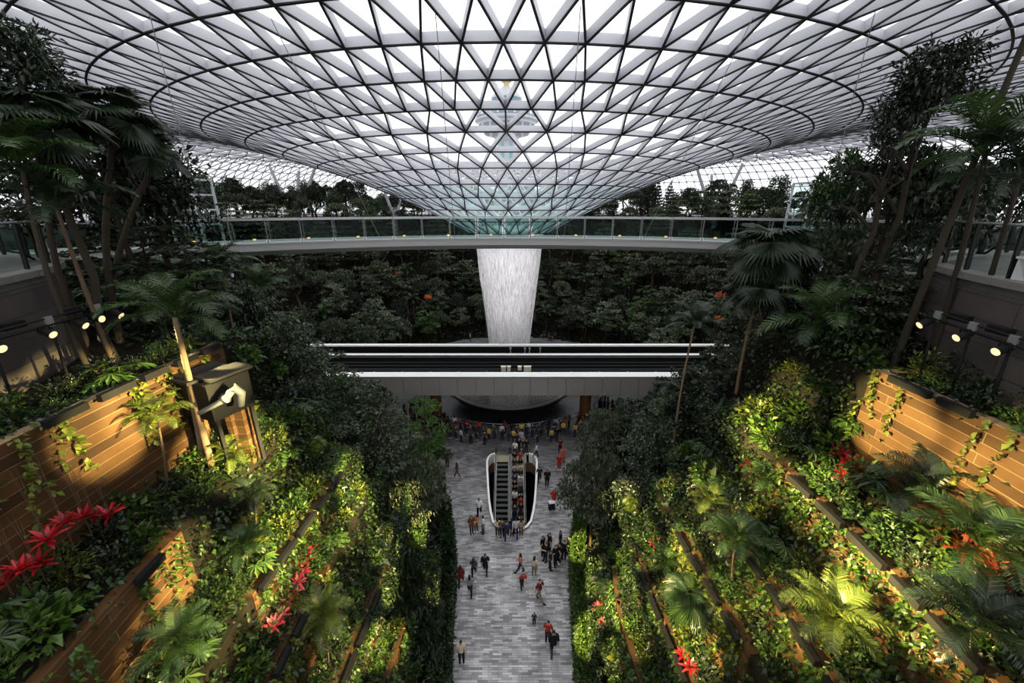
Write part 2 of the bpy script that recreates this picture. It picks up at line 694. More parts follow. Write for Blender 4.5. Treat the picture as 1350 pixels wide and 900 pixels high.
def build_columns():
    sets = [((390, 296), 74, [(354, 216, 84), (416, 219, 80), (394, 224, 82)], 'left of the waterfall, nearer the left trees'),
            ((521, 292), 82, [(507, 252, 86), (529, 258, 90), (521, 257, 92)], 'close to the left edge of the glass funnel'),
            ((942, 296), 74, [(919, 222, 82), (980, 214, 80), (938, 230, 84)], 'standing right of the glass funnel'),
            ((1122, 280), 60, [(1104, 202, 68), (1130, 205, 70)], 'rising behind the trees near the right frame')]
    for b, Y, arms, txt in sets:
        p = at(b[0], b[1], Y)
        root = empty('branching_column', p)
        tag(root, 'grey steel branching roof column ' + txt, 'column', 'branching steel columns under the far roof')
        root['kind'] = 'thing'
        mb = MB()
        mb.tube([Vector((0, 0, -9)), Vector((0, 0, 0))], .45, 10)
        mb.build('stem', M['col_grey'], root, True)
        for a in arms:
            q = (at(*a) - p) * .97
            mb = MB()
            mb.tube([Vector((0, 0, 0)), q], [.40, .26], 10)
            mb.build('arm', M['col_grey'], root, True)


build_columns()

# ------------------------------------------------------------------ curved footbridge
def build_footbridge():
    root = empty('footbridge', (0, 26, 20.9))
    tag(root, 'curved grey footbridge with green glass railings crossing in front of the waterfall', 'bridge')
    C = Vector((0, -4.0))
    R0, R1 = 30.0, 32.6
    P = lambda r, a, z: Vector((C.x + r * math.sin(a), C.y + r * math.cos(a) - 26, z))
    A0, A1 = math.radians(-56), math.radians(54)
    N = 84
    def sweep(sec, name, mat, smooth=False):
        mb = MB()
        vs, fs = [], []
        n = len(sec)
        for i in range(N + 1):
            a = A0 + (A1 - A0) * i / N
            vs += [P(r, a, z) for r, z in sec]
        for i in range(N):
            for k in range(n):
                k2 = (k + 1) % n
                fs.append((i * n + k, i * n + k2, (i + 1) * n + k2, (i + 1) * n + k))
        fs += [tuple(range(n)), tuple(N * n + k for k in range(n - 1, -1, -1))]
        mb.add(vs, fs)
        return mb.build(name, mat, root, smooth)
    sweep([(R0, -.04), (R0, -.40), (R0 + .12, -.46), (R0 + .9, -.72), (R1 - .9, -.72), (R1, -.42), (R1, -.04)], 'girder', M['bridge_grey'])
    sweep([(R0 - .05, -.04), (R0 - .05, .03), (R1 + .05, .03), (R1 + .05, -.04)], 'deck', M['bridge_grey'])
    for r, nm in ((R0 + .12, 0), (R1 - .12, 1)):
        sweep([(r - .035, 1.22), (r + .035, 1.22), (r + .035, 1.28), (r - .035, 1.28)], 'handrail', M['steel_grey'])
        n = 34
        for i in range(n + 1):
            a = A0 + (A1 - A0) * i / n
            mb = MB()
            p = P(r, a, 0)
            mb.box(p + Vector((0, 0, .65)), (.05, .10, 1.25), -a)
            mb.build('post', M['post_grey'], root)
            if i < n:
                mb = MB()
                a0, a1 = a + .0035, a + (A1 - A0) / n - .0035
                v = []
                for aa in (a0, (a0 + a1) / 2, a1):
                    v += [P(r - .008, aa, .08), P(r - .008, aa, 1.2), P(r + .008, aa, 1.2), P(r + .008, aa, .08)]
                f = []
                for s in range(2):
                    for k in range(4):
                        f.append((s * 4 + k, s * 4 + (k + 1) % 4, s * 4 + 4 + (k + 1) % 4, s * 4 + 4 + k))
                f += [(0, 1, 2, 3), (11, 10, 9, 8)]
                mb.add(v, f)
                mb.build('glass_panel', M['rail_glass'], root)
    lm, nt, out = new_mat('warm deck light')
    e = nt.nodes.new('ShaderNodeEmission')
    e.inputs[0].default_value = (1, .55, .22, 1)
    e.inputs[1].default_value = 2.0
    nt.links.new(e.outputs[0], out.inputs[0])
    M['warm_emit'] = lm
    for i in range(-15, 16, 2):
        a = i * .045
        mb = MB()
        mb.box(P(R1 - .35, a, .07), (.16, .08, .08), -a)
        mb.build('deck_light', lm, root)
    # stay cables up to the roof
    for x0, x1, y1 in ((-2.7, -3.6, 17), (2.4, 3.3, 17), (-9.0, -8.0, 18), (9.0, 8.0, 18), (-13.5, -16, 18), (13.5, 16, 18)):
        rr = math.hypot(x0 - AX.x, y1 - AX.y)
        h = interp([(q[0], q[1]) for q in RINGS], rr)
        yb = C.y + math.sqrt(R0 ** 2 - x1 ** 2) + .1
        mb = MB()
        mb.tube([Vector((x1, yb - 26, 0)), Vector((x0, y1 - 26, 23 + h - 20.9 - .4))], .016, 5)
        mb.build('stay_cable', M['steel_grey'], root)


build_footbridge()

# ------------------------------------------------------------------ side terraces with railings
EDGE_L = [(-10.7, 1.0), (-11.2, 5.0), (-11.6, 7.5), (-12.1, 9.3), (-12.8, 11.0), (-13.8, 12.3), (-15.6, 13.3), (-18.5, 14.2), (-24, 15.2)]
EDGE_R = [(10.2, 1.0), (10.8, 6.0), (11.2, 8.6), (11.6, 10.2), (12.4, 11.8), (13.8, 13.0), (16, 14.0), (19, 14.8), (24, 15.8)]
DECK_Z = 21.3


def dense(poly, step):
    out = []
    for (a, b), (c, d) in zip(poly, poly[1:]):
        n = max(1, int(math.hypot(c - a, d - b) / step))
        for i in range(n):
            out.append((a + (c - a) * i / n, b + (d - b) * i / n))
    out.append(poly[-1])
    return out


def smooth_poly(poly):
    for _ in range(2):
        q = [poly[0]]
        for (a, b), (c, d) in zip(poly, poly[1:]):
            q += [(a * .75 + c * .25, b * .75 + d * .25), (a * .25 + c * .75, b * .25 + d * .75)]
        q.append(poly[-1])
        poly = q
    return poly


def build_terrace(edge, side):
    sg = -1 if side == 'left' else 1
    e = smooth_poly(edge)
    # paved deck
    mb = MB()
    far = [(sg * 34, 15.5), (sg * 34, 1.0)]
    pts = e + far
    n = len(pts)
    mb.add([(x, y, DECK_Z) for x, y in pts] + [(x, y, DECK_Z - .3) for x, y in pts],
           [tuple(range(n))] + [(i, (i + 1) % n, n + (i + 1) % n, n + i) for i in range(n)] + [tuple(range(2 * n - 1, n - 1, -1))])
    o = mb.build('trim_deck_' + side, M['deck_stone'])
    bpy.context.view_layer.update()
    me = o.data
    bm = bmesh.new(); bm.from_mesh(me); bmesh.ops.recalc_face_normals(bm, faces=bm.faces); bm.to_mesh(me); bm.free()
    tag(o, kind='structure')
    # stone wall under the deck edge
    mb = MB()
    vs, fs = [], []
    for x, y in e:
        vs += [(x - sg * -.10, y - .0, DECK_Z - .3), (x + sg * .10, y, 17.6)]
    for i in range(len(e) - 1):
        fs.append((2 * i, 2 * i + 1, 2 * i + 3, 2 * i + 2))
    mb.add(vs, fs)
    o = mb.build('wall_' + side, M['stone_wall'])
    sol = o.modifiers.new('thick', 'SOLIDIFY'); sol.thickness = .3; sol.offset = 0
    tag(o, kind='structure')
    # coping
    mb = MB()
    for (a, b), (c, d) in zip(e, e[1:]):
        mb.bar((a, b, DECK_Z - .02), (c, d, DECK_Z - .02), .36, .16)
    o = mb.build('trim_coping_' + side, simple('stone coping ' + side, (.17, .16, .15), .6))
    tag(o, kind='structure')
    # railing
    root = empty('railing', (e[0][0], e[0][1], DECK_Z))
    tag(root, 'glass railing with slanted dark posts along the ' + ('curved terrace at upper left' if sg < 0 else 'curved terrace at upper right'), 'railing', 'terrace railings')
    org = Vector((e[0][0], e[0][1], 0))
    pts = dense(e, 2.0)
    acc, posts, last = 0, [e[0]], e[0]
    for p in dense(e, .1):
        acc += math.hypot(p[0] - last[0], p[1] - last[1]); last = p
        if acc >= 1.35:
            posts.append(p); acc = 0
    for i, (x, y) in enumerate(posts):
        mb = MB()
        b = Vector((x + sg * .16, y, .06)) - org
        mb.bar(b, b + Vector((sg * -.10, 0, 1.16)), .045, .11)
        mb.build('post', M['black'], root)
        if i + 1 < len(posts):
            x2, y2 = posts[i + 1]
            b2 = Vector((x2 + sg * .16, y2, .06)) - org
            dd = (b2 - b).normalized() * .05
            lean = Vector((sg * -.10, 0, 0))
            nrm = Vector((-(b2 - b).y, (b2 - b).x, 0)).normalized() * .008
            v = [b + dd - nrm + Vector((0, 0, .03)), b2 - dd - nrm + Vector((0, 0, .03)), b2 - dd - nrm + lean * .95 + Vector((0, 0, 1.08)), b + dd - nrm + lean * .95 + Vector((0, 0, 1.08))]
            v += [p + nrm * 2 for p in v]
            mb = MB()
            mb.add(v, [(0, 1, 2, 3), (7, 6, 5, 4), (0, 4, 5, 1), (1, 5, 6, 2), (2, 6, 7, 3), (3, 7, 4, 0)])
            mb.build('glass_panel', M['clear_glass'], root)
    mb = MB()
    mb.tube([Vector((x + sg * .06, y, 1.24)) - org for x, y in e], .03, 8)
    mb.build('handrail', M['steel_grey'], root, True)


build_terrace(EDGE_L, 'left')
build_terrace(EDGE_R, 'right')

# pale planter boxes on the right terrace
for k, (px, py) in enumerate(((1334, 372), (1357, 366))):
    p = at(px, py, 9.4 if k == 0 else 9.0)
    o = MB()
    o.box((0, 0, .28), (.62, .42, .5)); o.box((0, 0, .55), (.68, .48, .05)); o.box((0, 0, .03), (.54, .34, .06))
    ob = o.build('planter_box', simple('pale planter %d' % k, (.55, .55, .55), .5), loc=(11.75 + k * .75, 8.9 - .1 * k, DECK_Z))
    tag(ob, ('white box standing behind the railing on the right terrace' if k == 0 else 'second white box beside the first, at the right frame edge'), 'box', 'white boxes on the terrace')

# ------------------------------------------------------------------ retaining walls and black rails on the slopes
def wall_x(side, u, y):
    sg = -1 if side == 'left' else 1
    sh = min(interp(HALFW, y) - 3.3, 3.5)
    return sg * (u - wave(y) + sh) * (1.03 if sg > 0 else 1.0)


def retaining_wall(side, u, ztop, zbase, y0, y1, label):
    sg = -1 if side == 'left' else 1
    uf = u - .07
    n = max(2, int((y1 - y0) / .4))
    mb = MB()
    ys = [y0 + (y1 - y0) * i / n for i in range(n + 1)]
    vs, fs = [], []
    for y in ys:
        xf = wall_x(side, uf, y)
        xb = xf + sg * .26
        vs += [(xf, y, zbase), (xf, y, ztop), (xb, y, ztop), (xb, y, zbase)]
    for i in range(n):
        for k in range(4):
            k2 = (k + 1) % 4
            fs.append((i * 4 + k, i * 4 + k2, i * 4 + 4 + k2, i * 4 + 4 + k))
    mb.add(vs, fs)
    mb.add(vs[:4], [(0, 1, 2, 3)], 1)
    # the return at the far end runs back into the slope
    e = Vector(vs[-4])
    mb.box((e.x + sg * .75, y1 + .08, (ztop + zbase) / 2), (1.5, .2, ztop - zbase), 0, 1)
    o = mb.build('retaining_wall', [M['timber'], M['timber_x']])
    tag(o, label, 'wall', 'timber clad retaining walls', 'thing')
    bm = bmesh.new(); bm.from_mesh(o.data); bmesh.ops.recalc_face_normals(bm, faces=bm.faces); bm.to_mesh(o.data); bm.free()


WALLS = [
    ('left', 9.6, 18.75, 15.5, 4.0, 12.0, 'long amber plank retaining wall under the left spotlights, topmost on that slope'),
    ('left', 8.2, 15.35, 12.9, 3.0, 7.6, 'wide dark plank retaining wall at lower left with one black rail on its corner'),
    ('left', 7.0, 13.05, 11.0, 7.9, 13.0, 'amber plank retaining wall in the middle of the left slope, under bright leaves'),
    ('left', 6.35, 11.35, 8.6, 5.5, 10.2, 'narrow amber plank retaining wall at bottom left behind the row of pink plants'),
    ('left', 5.55, 8.55, 6.0, 7.0, 12.0, 'low amber plank retaining wall left of the path behind the dark round tree'),
    ('left', 4.8, 5.85, 3.4, 9.0, 15.0, 'lowest plank retaining wall on the left slope, just above the hedge'),
    ('right', 9.6, 18.75, 15.5, 4.0, 9.8, 'tall amber plank retaining wall under the right spotlights, topmost on that slope'),
    ('right', 8.2, 15.35, 12.9, 3.6, 10.4, 'brown plank retaining wall with a long row of black rails at right'),
    ('right', 7.0, 13.05, 11.0, 5.0, 9.2, 'amber plank retaining wall at lower right below the bent palm'),
    ('right', 6.35, 11.35, 8.6, 7.5, 12.0, 'amber plank retaining wall in the middle of the right slope'),
    ('right', 5.55, 8.55, 6.0, 8.0, 13.0, 'low amber plank retaining wall right of the path behind the fan palm'),
    ('right', 4.8, 5.85, 3.4, 9.0, 15.0, 'lowest plank retaining wall on the right slope, just above the hedge'),
]
for wl in WALLS:
    retaining_wall(*wl)

ORD = ['', 'first', 'second', 'third', 'fourth', 'fifth', 'sixth', 'seventh', 'eighth', 'ninth', 'tenth', 'eleventh', 'twelfth', 'thirteenth',
       'fourteenth', 'fifteenth', 'sixteenth', 'seventeenth', 'eighteenth', 'nineteenth', 'twentieth']
TENS = {2: 'twent', 3: 'thirt', 4: 'fort', 5: 'fift', 6: 'sixt', 7: 'sevent', 8: 'eight', 9: 'ninet'}


def nth(n):
    if n <= 20:
        return ORD[n]
    if n % 10 == 0:
        return TENS[n // 10] + 'ieth'
    return TENS[n // 10] + 'y-' + ORD[n % 10]


RAILS = [('left', 9.6, 18.75, 7.0, 11.8, 'topmost plank wall on the left slope'), ('left', 8.2, 15.35, 6.3, 7.7, 'dark plank wall at lower left'),
         ('left', 8.2, 15.35, 3.4, 4.6, 'dark plank wall at the bottom left corner'), ('left', 7.0, 13.05, 8.0, 13.0, 'plank wall in the middle of the left slope'),
         ('left', 6.35, 11.35, 5.7, 10.0, 'narrow plank wall behind the pink plants'), ('left', 5.55, 8.55, 7.4, 11.6, 'low plank wall left of the path'),
         ('right', 9.6, 18.75, 7.4, 9.7, 'topmost plank wall on the right slope'), ('right', 8.2, 15.35, 4.6, 10.2, 'brown plank wall at right'),
         ('right', 7.0, 13.05, 5.2, 9.0, 'plank wall below the bent palm at right'), ('right', 6.35, 11.35, 7.8, 11.8, 'plank wall in the middle of the right slope'),
         ('right', 5.55, 8.55, 8.4, 12.4, 'low plank wall right of the path')]
for side, u, z, y0, y1, where in RAILS:
    y, k = y0, 0
    while y + .6 < y1:
        L = random.choice((.7, .85, 1.0))
        if y + L > y1:
            L = y1 - y
        k += 1
        sg = -1 if side == 'left' else 1
        a = Vector((wall_x(side, u - .26, y), y, z + .05))
        b = Vector((wall_x(side, u - .26, y + L), y + L, z + .05))
        mid = (a + b) / 2
        root = empty('planter_rail', mid)
        tag(root, '%s black rail from the camera, %s' % (nth(k), where), 'rail', 'black rails on the plank walls')
        mb = MB()
        mb.bar(a - mid, b - mid, .13, .17)
        mb.build('bar', M['black'], root)
        for f in (.18, .82):
            q = a.lerp(b, f) - mid
            mb = MB()
            mb.box(q + Vector((sg * .18, 0, -.10)), (.30, .05, .05))
            mb.build('bracket', M['black'], root)
        y += L + random.uniform(.14, .3)

# ------------------------------------------------------------------ spotlights on bars
def spot_bar(side, p0, p1, lamps, targets, wfac):
    sg = -1 if side == 'left' else 1
    p0, p1 = Vector(p0), Vector(p1)
    root = empty('light_bar', p0)
    tag(root, 'black lighting bar with clamps beside the ' + side + ' stone wall', 'light bar', 'lighting bars')
    mb = MB()
    mb.tube([Vector((0, 0, 0)), p1 - p0], .035, 8)
    mb.tube([Vector((0, 0, .16)), p1 - p0 + Vector((0, 0, .16))], .022, 8)
    mb.build('pipe', M['black'], root, True)
    for f in (.12, .5, .88):
        q = (p1 - p0) * f
        mb = MB()
        mb.box(q + Vector((0, 0, .08)), (.05, .16, .24))
        mb.build('clamp', M['steel_grey'], root)
        g = ground_z(p0.x + q.x, p0.y + q.y) - p0.z
        mb = MB()
        mb.tube([q, Vector((q.x + sg * .1, q.y, g - .1))], .03, 8)
        mb.build('stand', M['black'], root, True)
    for f in (.3, .7):
        q = (p1 - p0) * f
        mb = MB()
        mb.box(q + Vector((sg * .12, 0, .17)), (.16, .42, .16))
        mb.build('driver_box', M['black'], root)
    for k, f in enumerate(lamps):
        c = p0.lerp(p1, f) + Vector((-sg * .12, 0, -.10))
        tg = Vector(targets[k])
        d = (tg - c).normalized()
        s = empty('spotlight', c)
        tag(s, '%s warm-lensed black spotlight from the frame edge on the %s lighting bar' % (nth(k + 1), side), 'spotlight', 'spotlights on the lighting bars')
        mb = MB()
        mb.tube([-d * .16, -d * .13, -d * .12, d * .15, d * .17], [.05, .075, .085, .095, .10], 16)
        mb.build('housing', M['black'], s, True)
        mb = MB()
        mb.tube([d * .165, d * .178], [.085, .085], 16)
        mb.build('lens', M['lens'], s)
        mb = MB()
        mb.bar(Vector((0, 0, .13)), Vector((sg * .12, 0, .12)), .04, .03)
        for dy in (-.105, .105):
            mb.bar(Vector((0, dy, .13)), Vector((0, dy, -.02)), .03, .02)
        mb.bar(Vector((0, -.105, .13)), Vector((0, .105, .13)), .03, .02)
        mb.build('yoke', M['black'], s)
        la = bpy.data.lights.new('lamp', 'SPOT')
        la.energy = SPOT_W * wfac[k]
        la.color = (1.0, .80, .32)
        la.spot_size = math.radians(13)
        la.spot_blend = .6
        la.shadow_soft_size = .09
        lo = bpy.data.objects.new('lamp', la)
        link(lo, s)
        lo.location = d * .22
        lo.rotation_euler = d.to_track_quat('-Z', 'Y').to_euler()


lm, nt, out = new_mat('warm lens')
e = nt.nodes.new('ShaderNodeEmission')
e.inputs[0].default_value = (1, .74, .36, 1)
e.inputs[1].default_value = 1.6
nt.links.new(e.outputs[0], out.inputs[0])
M['lens'] = lm
SPOT_W = 9000.0
spot_bar('left', (-11.05, 7.6, 20.25), (-10.95, 10.6, 20.3), (.10, .42, .66, .80, .97),
         [(8.2, 6.8, 13.8), (6.9, 8.2, 12.2), (6.2, 10.5, 10.5), (9.5, 9.2, 16.4), (5.6, 12.5, 8.5)], (1, 1, 1, .8, 1))
spot_bar('right', (10.45, 7.6, 20.2), (10.35, 9.6, 20.35), (.12, .5, .92),
         [(-7.6, 7.2, 13.3), (-7.0, 9.2, 12.5), (-6.2, 11.0, 10.5)], (1, 1, 1))


def extra_spot(pos, tgt, w, ang=24):  # added warm spot, unseen, with no lamp body
    la = bpy.data.lights.new('unseen_spot', 'SPOT')
    la.energy = w
    la.color = (1.0, .80, .32)
    la.spot_size = math.radians(ang)
    la.spot_blend = .6
    la.shadow_soft_size = .1
    lo = bpy.data.objects.new('unseen_spot', la)
    link(lo)
    lo.location = pos
    lo.rotation_euler = (Vector(tgt) - Vector(pos)).to_track_quat('-Z', 'Y').to_euler()


def beam_spots():
    rd = random.Random(21)
    # unseen spots without fixtures, added to throw narrow beams on the opposite slope
    tg = {'left': [(205, 580, 11), (150, 590, 11), (250, 560, 9), (320, 590, 11), (300, 640, 9), (345, 620, 8), (355, 690, 10), (330, 760, 9), (400, 800, 10), (430, 830, 10),
                   (180, 760, 9), (245, 745, 8), (460, 640, 9), (480, 690, 8), (500, 720, 9), (475, 760, 8), (450, 870, 9), (230, 850, 9), (310, 540, 8), (380, 660, 9), (300, 860, 9), (350, 790, 8), (520, 660, 7), (500, 640, 8), (470, 660, 8), (455, 700, 8), (440, 660, 8), (510, 780, 7), (420, 740, 8), (385, 720, 8), (320, 690, 8), (280, 600, 8), (505, 800, 7), (525, 720, 7), (545, 700, 7), (490, 850, 7), (515, 850, 6), (560, 780, 6)],
          'right': [(1160, 585, 8), (1290, 640, 11), (1040, 540, 9), (1000, 640, 10), (960, 700, 10), (1060, 690, 10), (1080, 640, 8), (1190, 780, 10), (1140, 740, 9), (1200, 830, 9), (1100, 830, 10),
                    (930, 640, 9), (880, 650, 9), (840, 670, 8), (900, 760, 10), (1300, 730, 10), (1010, 560, 8), (860, 720, 8), (830, 790, 8), (1020, 820, 9), (960, 780, 8), (810, 870, 7), (1330, 880, 9), (925, 850, 8), (1000, 590, 8), (855, 690, 7), (830, 730, 7), (905, 700, 8), (980, 560, 7), (1230, 770, 7), (1110, 720, 7), (880, 800, 7), (850, 840, 7), (775, 720, 6), (785, 840, 7), (805, 800, 6), (790, 760, 6)]}
    for side, lst in tg.items():
        sg = -1 if side == 'left' else 1
        for px, py, ang in lst:
            t = hit(px, py)
            pos = Vector((-sg * rd.uniform(9.6, 10.9), rd.uniform(1.5, 6.5), rd.uniform(20.4, 21.0)))
            d = (t - pos).length
            extra_spot(pos, t, 255.0 * d * d * rd.uniform(.5, 1.5), ang * rd.uniform(.62, .95))


beam_spots()
for sx in (-7, 7):                      # unseen white spots without fixtures, added to brighten the falling water
    la = bpy.data.lights.new('water_fill', 'SPOT')
    la.energy = 6500
    la.color = (1, .97, .98)
    la.spot_size = math.radians(30)
    la.spot_blend = .7
    la.shadow_soft_size = .3
    lo = link(bpy.data.objects.new('water_fill', la))
    lo.location = (sx, 28.8, 20.6)
    lo.rotation_euler = (Vector((AX.x, AX.y, 13)) - Vector((sx, 28.8, 20.6))).to_track_quat('-Z', 'Y').to_euler()

# ------------------------------------------------------------------ elevated train guideway
def build_guideway():
    root = empty('train_guideway', (0, 36, 4.8))
    tag(root, 'elevated train guideway with two black tracks and white copings crossing below the waterfall', 'guideway')
    X = 27.0
    def slab(name, y0, y1, z0, z1, mat):
        mb = MB()
        mb.box((0, (y0 + y1) / 2 - 36, (z0 + z1) / 2 - 4.8), (2 * X, y1 - y0, z1 - z0))
        return mb.build(name, mat, root)
    slab('girder', 36.3, 45.9, 4.95, 6.0, M['track'])
    # fascia panels
    n = 30
    for i in range(n):
        xa = -X + 2 * X * i / n
        mb = MB()
        mb.box((xa + X / n, .06, 1.0), (2 * X / n - .035, .12, 2.0))
        mb.build('fascia_panel', M['panel_grey'], root)
    slab('front_coping', 36.0, 37.15, 6.72, 6.86, M['white_coping'])
    slab('front_curb', 37.2, 37.5, 6.0, 6.5, M['track'])
    slab('middle_wall', 42.2, 42.45, 6.0, 6.62, M['track'])
    slab('middle_walkway', 42.45, 43.0, 6.5, 6.66, M['white_coping'])
    slab('rear_wall', 45.0, 45.2, 6.0, 6.75, M['black'])
    slab('rear_coping', 45.05, 45.7, 6.75, 6.9, M['white_coping'])
    for y in (38.4, 39.15, 40.4, 41.3, 43.9, 44.5):
        mb = MB()
        mb.box((0, y - 36, 1.28), (2 * X, .12, .16))
        mb.box((0, y - 36, 1.37), (2 * X, .22, .03))
        mb.build('rail', M['black'], root)
    for y in (37.75, 42.1):
        mb = MB()
        mb.box((0, y - 36, 1.75), (2 * X, .05, .05))
        mb.build('power_rail', M['steel_grey'], root)
    for i in range(-8, 9):
        mb = MB()
        mb.box((i * 2.9 + .3, 1.72, 1.78), (.12, .1, .16))
        mb.tube([Vector((i * 2.9 + .3, 1.72, 1.2)), Vector((i * 2.9 + .3, 1.72, 1.8))], .03, 6)
        mb.build('rail_bracket', M['steel_grey'], root)
    cream = simple('cream signal box', (.80, .74, .60), .5)
    for px, wd in ((664, .5), (671, .35), (685, .38), (695, .75)):
        p = at(px, 479, 40.0)
        mb = MB()
        mb.box((p.x, 3.2, 1.55), (wd, .35, .5 if wd != .38 else .25))
        mb.box((p.x, 3.2, 1.82), (wd + .06, .4, .04))
        mb.build('signal_box', cream, root)
    for px in (673, 692, 698, 712):
        p = at(px, 463, 43.0)
        mb = MB()
        mb.tube([Vector((p.x, 6.9, 1.9)), Vector((p.x, 6.9, 2.45))], .05, 6)
        mb.box((p.x, 6.85, 2.5), (.22, .18, .22))
        mb.build('signal_lamp', M['steel_grey'], root)
    for x in (-8.4, 8.1, -20.5, 20.5):
        mb = MB()
        mb.tube([Vector((x, 3.4, -4.8)), Vector((x, 3.4, -.2))], .62, 20)
        mb.lathe([(.62, -1.2), (1.25, -.1), (1.25, .15)], 20, (x, 3.4, 0))
        mb.build('column', M['rust'], root, True)


build_guideway()

# ------------------------------------------------------------------ waterfall and pool
def build_water():
    m, nt, out = new_mat('falling water')
    tc = nt.nodes.new('ShaderNodeTexCoord')
    mp = nt.nodes.new('ShaderNodeMapping')
    mp.inputs['Scale'].default_value = (5.5, 5.5, .07)
    nt.links.new(tc.outputs['Object'], mp.inputs[0])
    n1 = nd(nt, 'TexNoise'); n1.inputs['Scale'].default_value = 1.0; n1.inputs['Detail'].default_value = 5; n1.inputs['Roughness'].default_value = .6
    nt.links.new(mp.outputs[0], n1.inputs['Vector'])
    mp2 = nt.nodes.new('ShaderNodeMapping')
    mp2.inputs['Scale'].default_value = (10, 10, .7)
    nt.links.new(tc.outputs['Object'], mp2.inputs[0])
    n2 = nd(nt, 'TexNoise'); n2.inputs['Scale'].default_value = 1.0; n2.inputs['Detail'].default_value = 3
    nt.links.new(mp2.outputs[0], n2.inputs['Vector'])
    ad = nd(nt, 'Math'); ad.operation = 'MULTIPLY_ADD'; ad.inputs[1].default_value = .45
    nt.links.new(n2.outputs['Fac'], ad.inputs[0]); nt.links.new(n1.outputs['Fac'], ad.inputs[2])
    mr = nd(nt, 'MapRange')
    mr.inputs['From Min'].default_value = .60; mr.inputs['From Max'].default_value = .84
    mr.inputs['To Min'].default_value = .10; mr.inputs['To Max'].default_value = .98
    nt.links.new(ad.outputs[0], mr.inputs['Value'])
    tr = nt.nodes.new('ShaderNodeBsdfTransparent')
    df = nt.nodes.new('ShaderNodeBsdfDiffuse'); df.inputs[0].default_value = (.95, .93, .94, 1)
    tl = nt.nodes.new('ShaderNodeBsdfTranslucent'); tl.inputs[0].default_value = (.95, .93, .94, 1)
    mw = nd(nt, 'MixShader'); mw.inputs[0].default_value = .5
    nt.links.new(df.outputs[0], mw.inputs[1]); nt.links.new(tl.outputs[0], mw.inputs[2])
    ms = nd(nt, 'MixShader')
    nt.links.new(mr.outputs[0], ms.inputs[0]); nt.links.new(tr.outputs[0], ms.inputs[1]); nt.links.new(mw.outputs[0], ms.inputs[2])
    nt.links.new(ms.outputs[0], out.inputs[0])
    root = empty('waterfall', (AX.x, AX.y, 0))
    tag(root, 'tall white waterfall dropping from the roof funnel into the round pool', 'waterfall', None, 'thing')
    prof = [(4.15, 20.3), (4.05, 19.2), (3.9, 17.5), (3.55, 14.0), (3.15, 10.5), (2.78, 7.0), (2.5, 3.5), (2.3, .55)]
    mb = MB(); mb.lathe(prof, 96); mb.build('outer_curtain', m, root, True)
    mb = MB(); mb.lathe([(r * .86, z) for r, z in prof], 96); mb.build('inner_curtain', m, root, True)
    # separate falling strands along the rim
    mb = MB()
    for k in range(150):
        a = random.uniform(0, 2 * PI)
        s = random.uniform(.9, 1.03)
        z1 = random.uniform(2, 20); z0 = max(.6, z1 - random.uniform(.8, 4))
        rad = lambda z: interp([(q[1], q[0]) for q in reversed(prof)], z) * s
        ca, sa = math.cos(a), math.sin(a)
        zm = (z0 + z1) / 2
        mb.tube([Vector((rad(z1) * ca, rad(z1) * sa, z1)), Vector((rad(zm) * ca, rad(zm) * sa, zm)), Vector((rad(z0) * ca, rad(z0) * sa, z0))], [.012, .03, .015], 5)
    mb.build('strands', simple('water strand', (.9, .89, .9), .3, 0, .03), root)['kind'] = 'stuff'

    f = empty('fountain_pool', (AX.x, AX.y, 0))
    tag(f, 'round dark fountain pool with a pale wet disc under the waterfall', 'fountain')
    m2, nt, out = new_mat('wet disc')
    tc = nt.nodes.new('ShaderNodeTexCoord')
    vo = nd(nt, 'TexNoise'); vo.inputs['Scale'].default_value = 5; vo.inputs['Detail'].default_value = 6
    nt.links.new(tc.outputs['Object'], vo.inputs['Vector'])
    r2 = nt.nodes.new('ShaderNodeValToRGB')
    r2.color_ramp.elements[0].position = .35; r2.color_ramp.elements[0].color = (.14, .125, .125, 1)
    r2.color_ramp.elements[1].position = .68; r2.color_ramp.elements[1].color = (.42, .40, .40, 1)
    nt.links.new(vo.outputs['Fac'], r2.inputs[0])
    b = principled(nt, (1, 1, 1), .10, 0, 1.0)
    nt.links.new(r2.outputs[0], b.inputs['Base Color'])
    bp = nt.nodes.new('ShaderNodeBump'); bp.inputs['Strength'].default_value = .10; bp.inputs['Distance'].default_value = .02
    nt.links.new(vo.outputs['Fac'], bp.inputs['Height']); nt.links.new(bp.outputs[0], b.inputs['Normal'])
    nt.links.new(b.outputs[0], out.inputs[0])
    mb = MB(); mb.lathe([(0, .50), (7.4, .50), (8.2, .58)], 96); mb.build('water_disc', m2, f, True)
    mb = MB(); mb.lathe([(8.15, .3), (8.15, .66), (8.42, .66), (8.5, .3)], 96); mb.build('disc_rim', M['bridge_grey'], f)
    dk = simple('black wet stone', (.012, .014, .016), .22, 0, .3, 1.2, .35)
    mb = MB(); mb.lathe([(8.5, .5), (8.7, .28), (11.6, .06), (12.0, .04)], 96); mb.build('basin', dk, f, True)
    mb = MB(); mb.lathe([(8.0, .02), (8.0, .3), (8.5, .5)], 96); mb.build('basin_wall', dk, f)
    # guard rail around the pool
    g = empty('pool_railing', (AX.x, AX.y, 0))
    tag(g, 'curved steel guard rail around the fountain pool', 'railing')
    for z, rr in ((1.08, .035), (.55, .015), (.8, .015), (.3, .015)):
        mb = MB()
        pts = [Vector((12.6 * math.cos(a), 12.6 * math.sin(a), z)) for a in [2 * PI * i / 96 for i in range(97)]]
        mb.tube(pts, rr, 6)
        mb.build('handrail' if z > 1 else 'wire', M['steel_grey'], g, True)
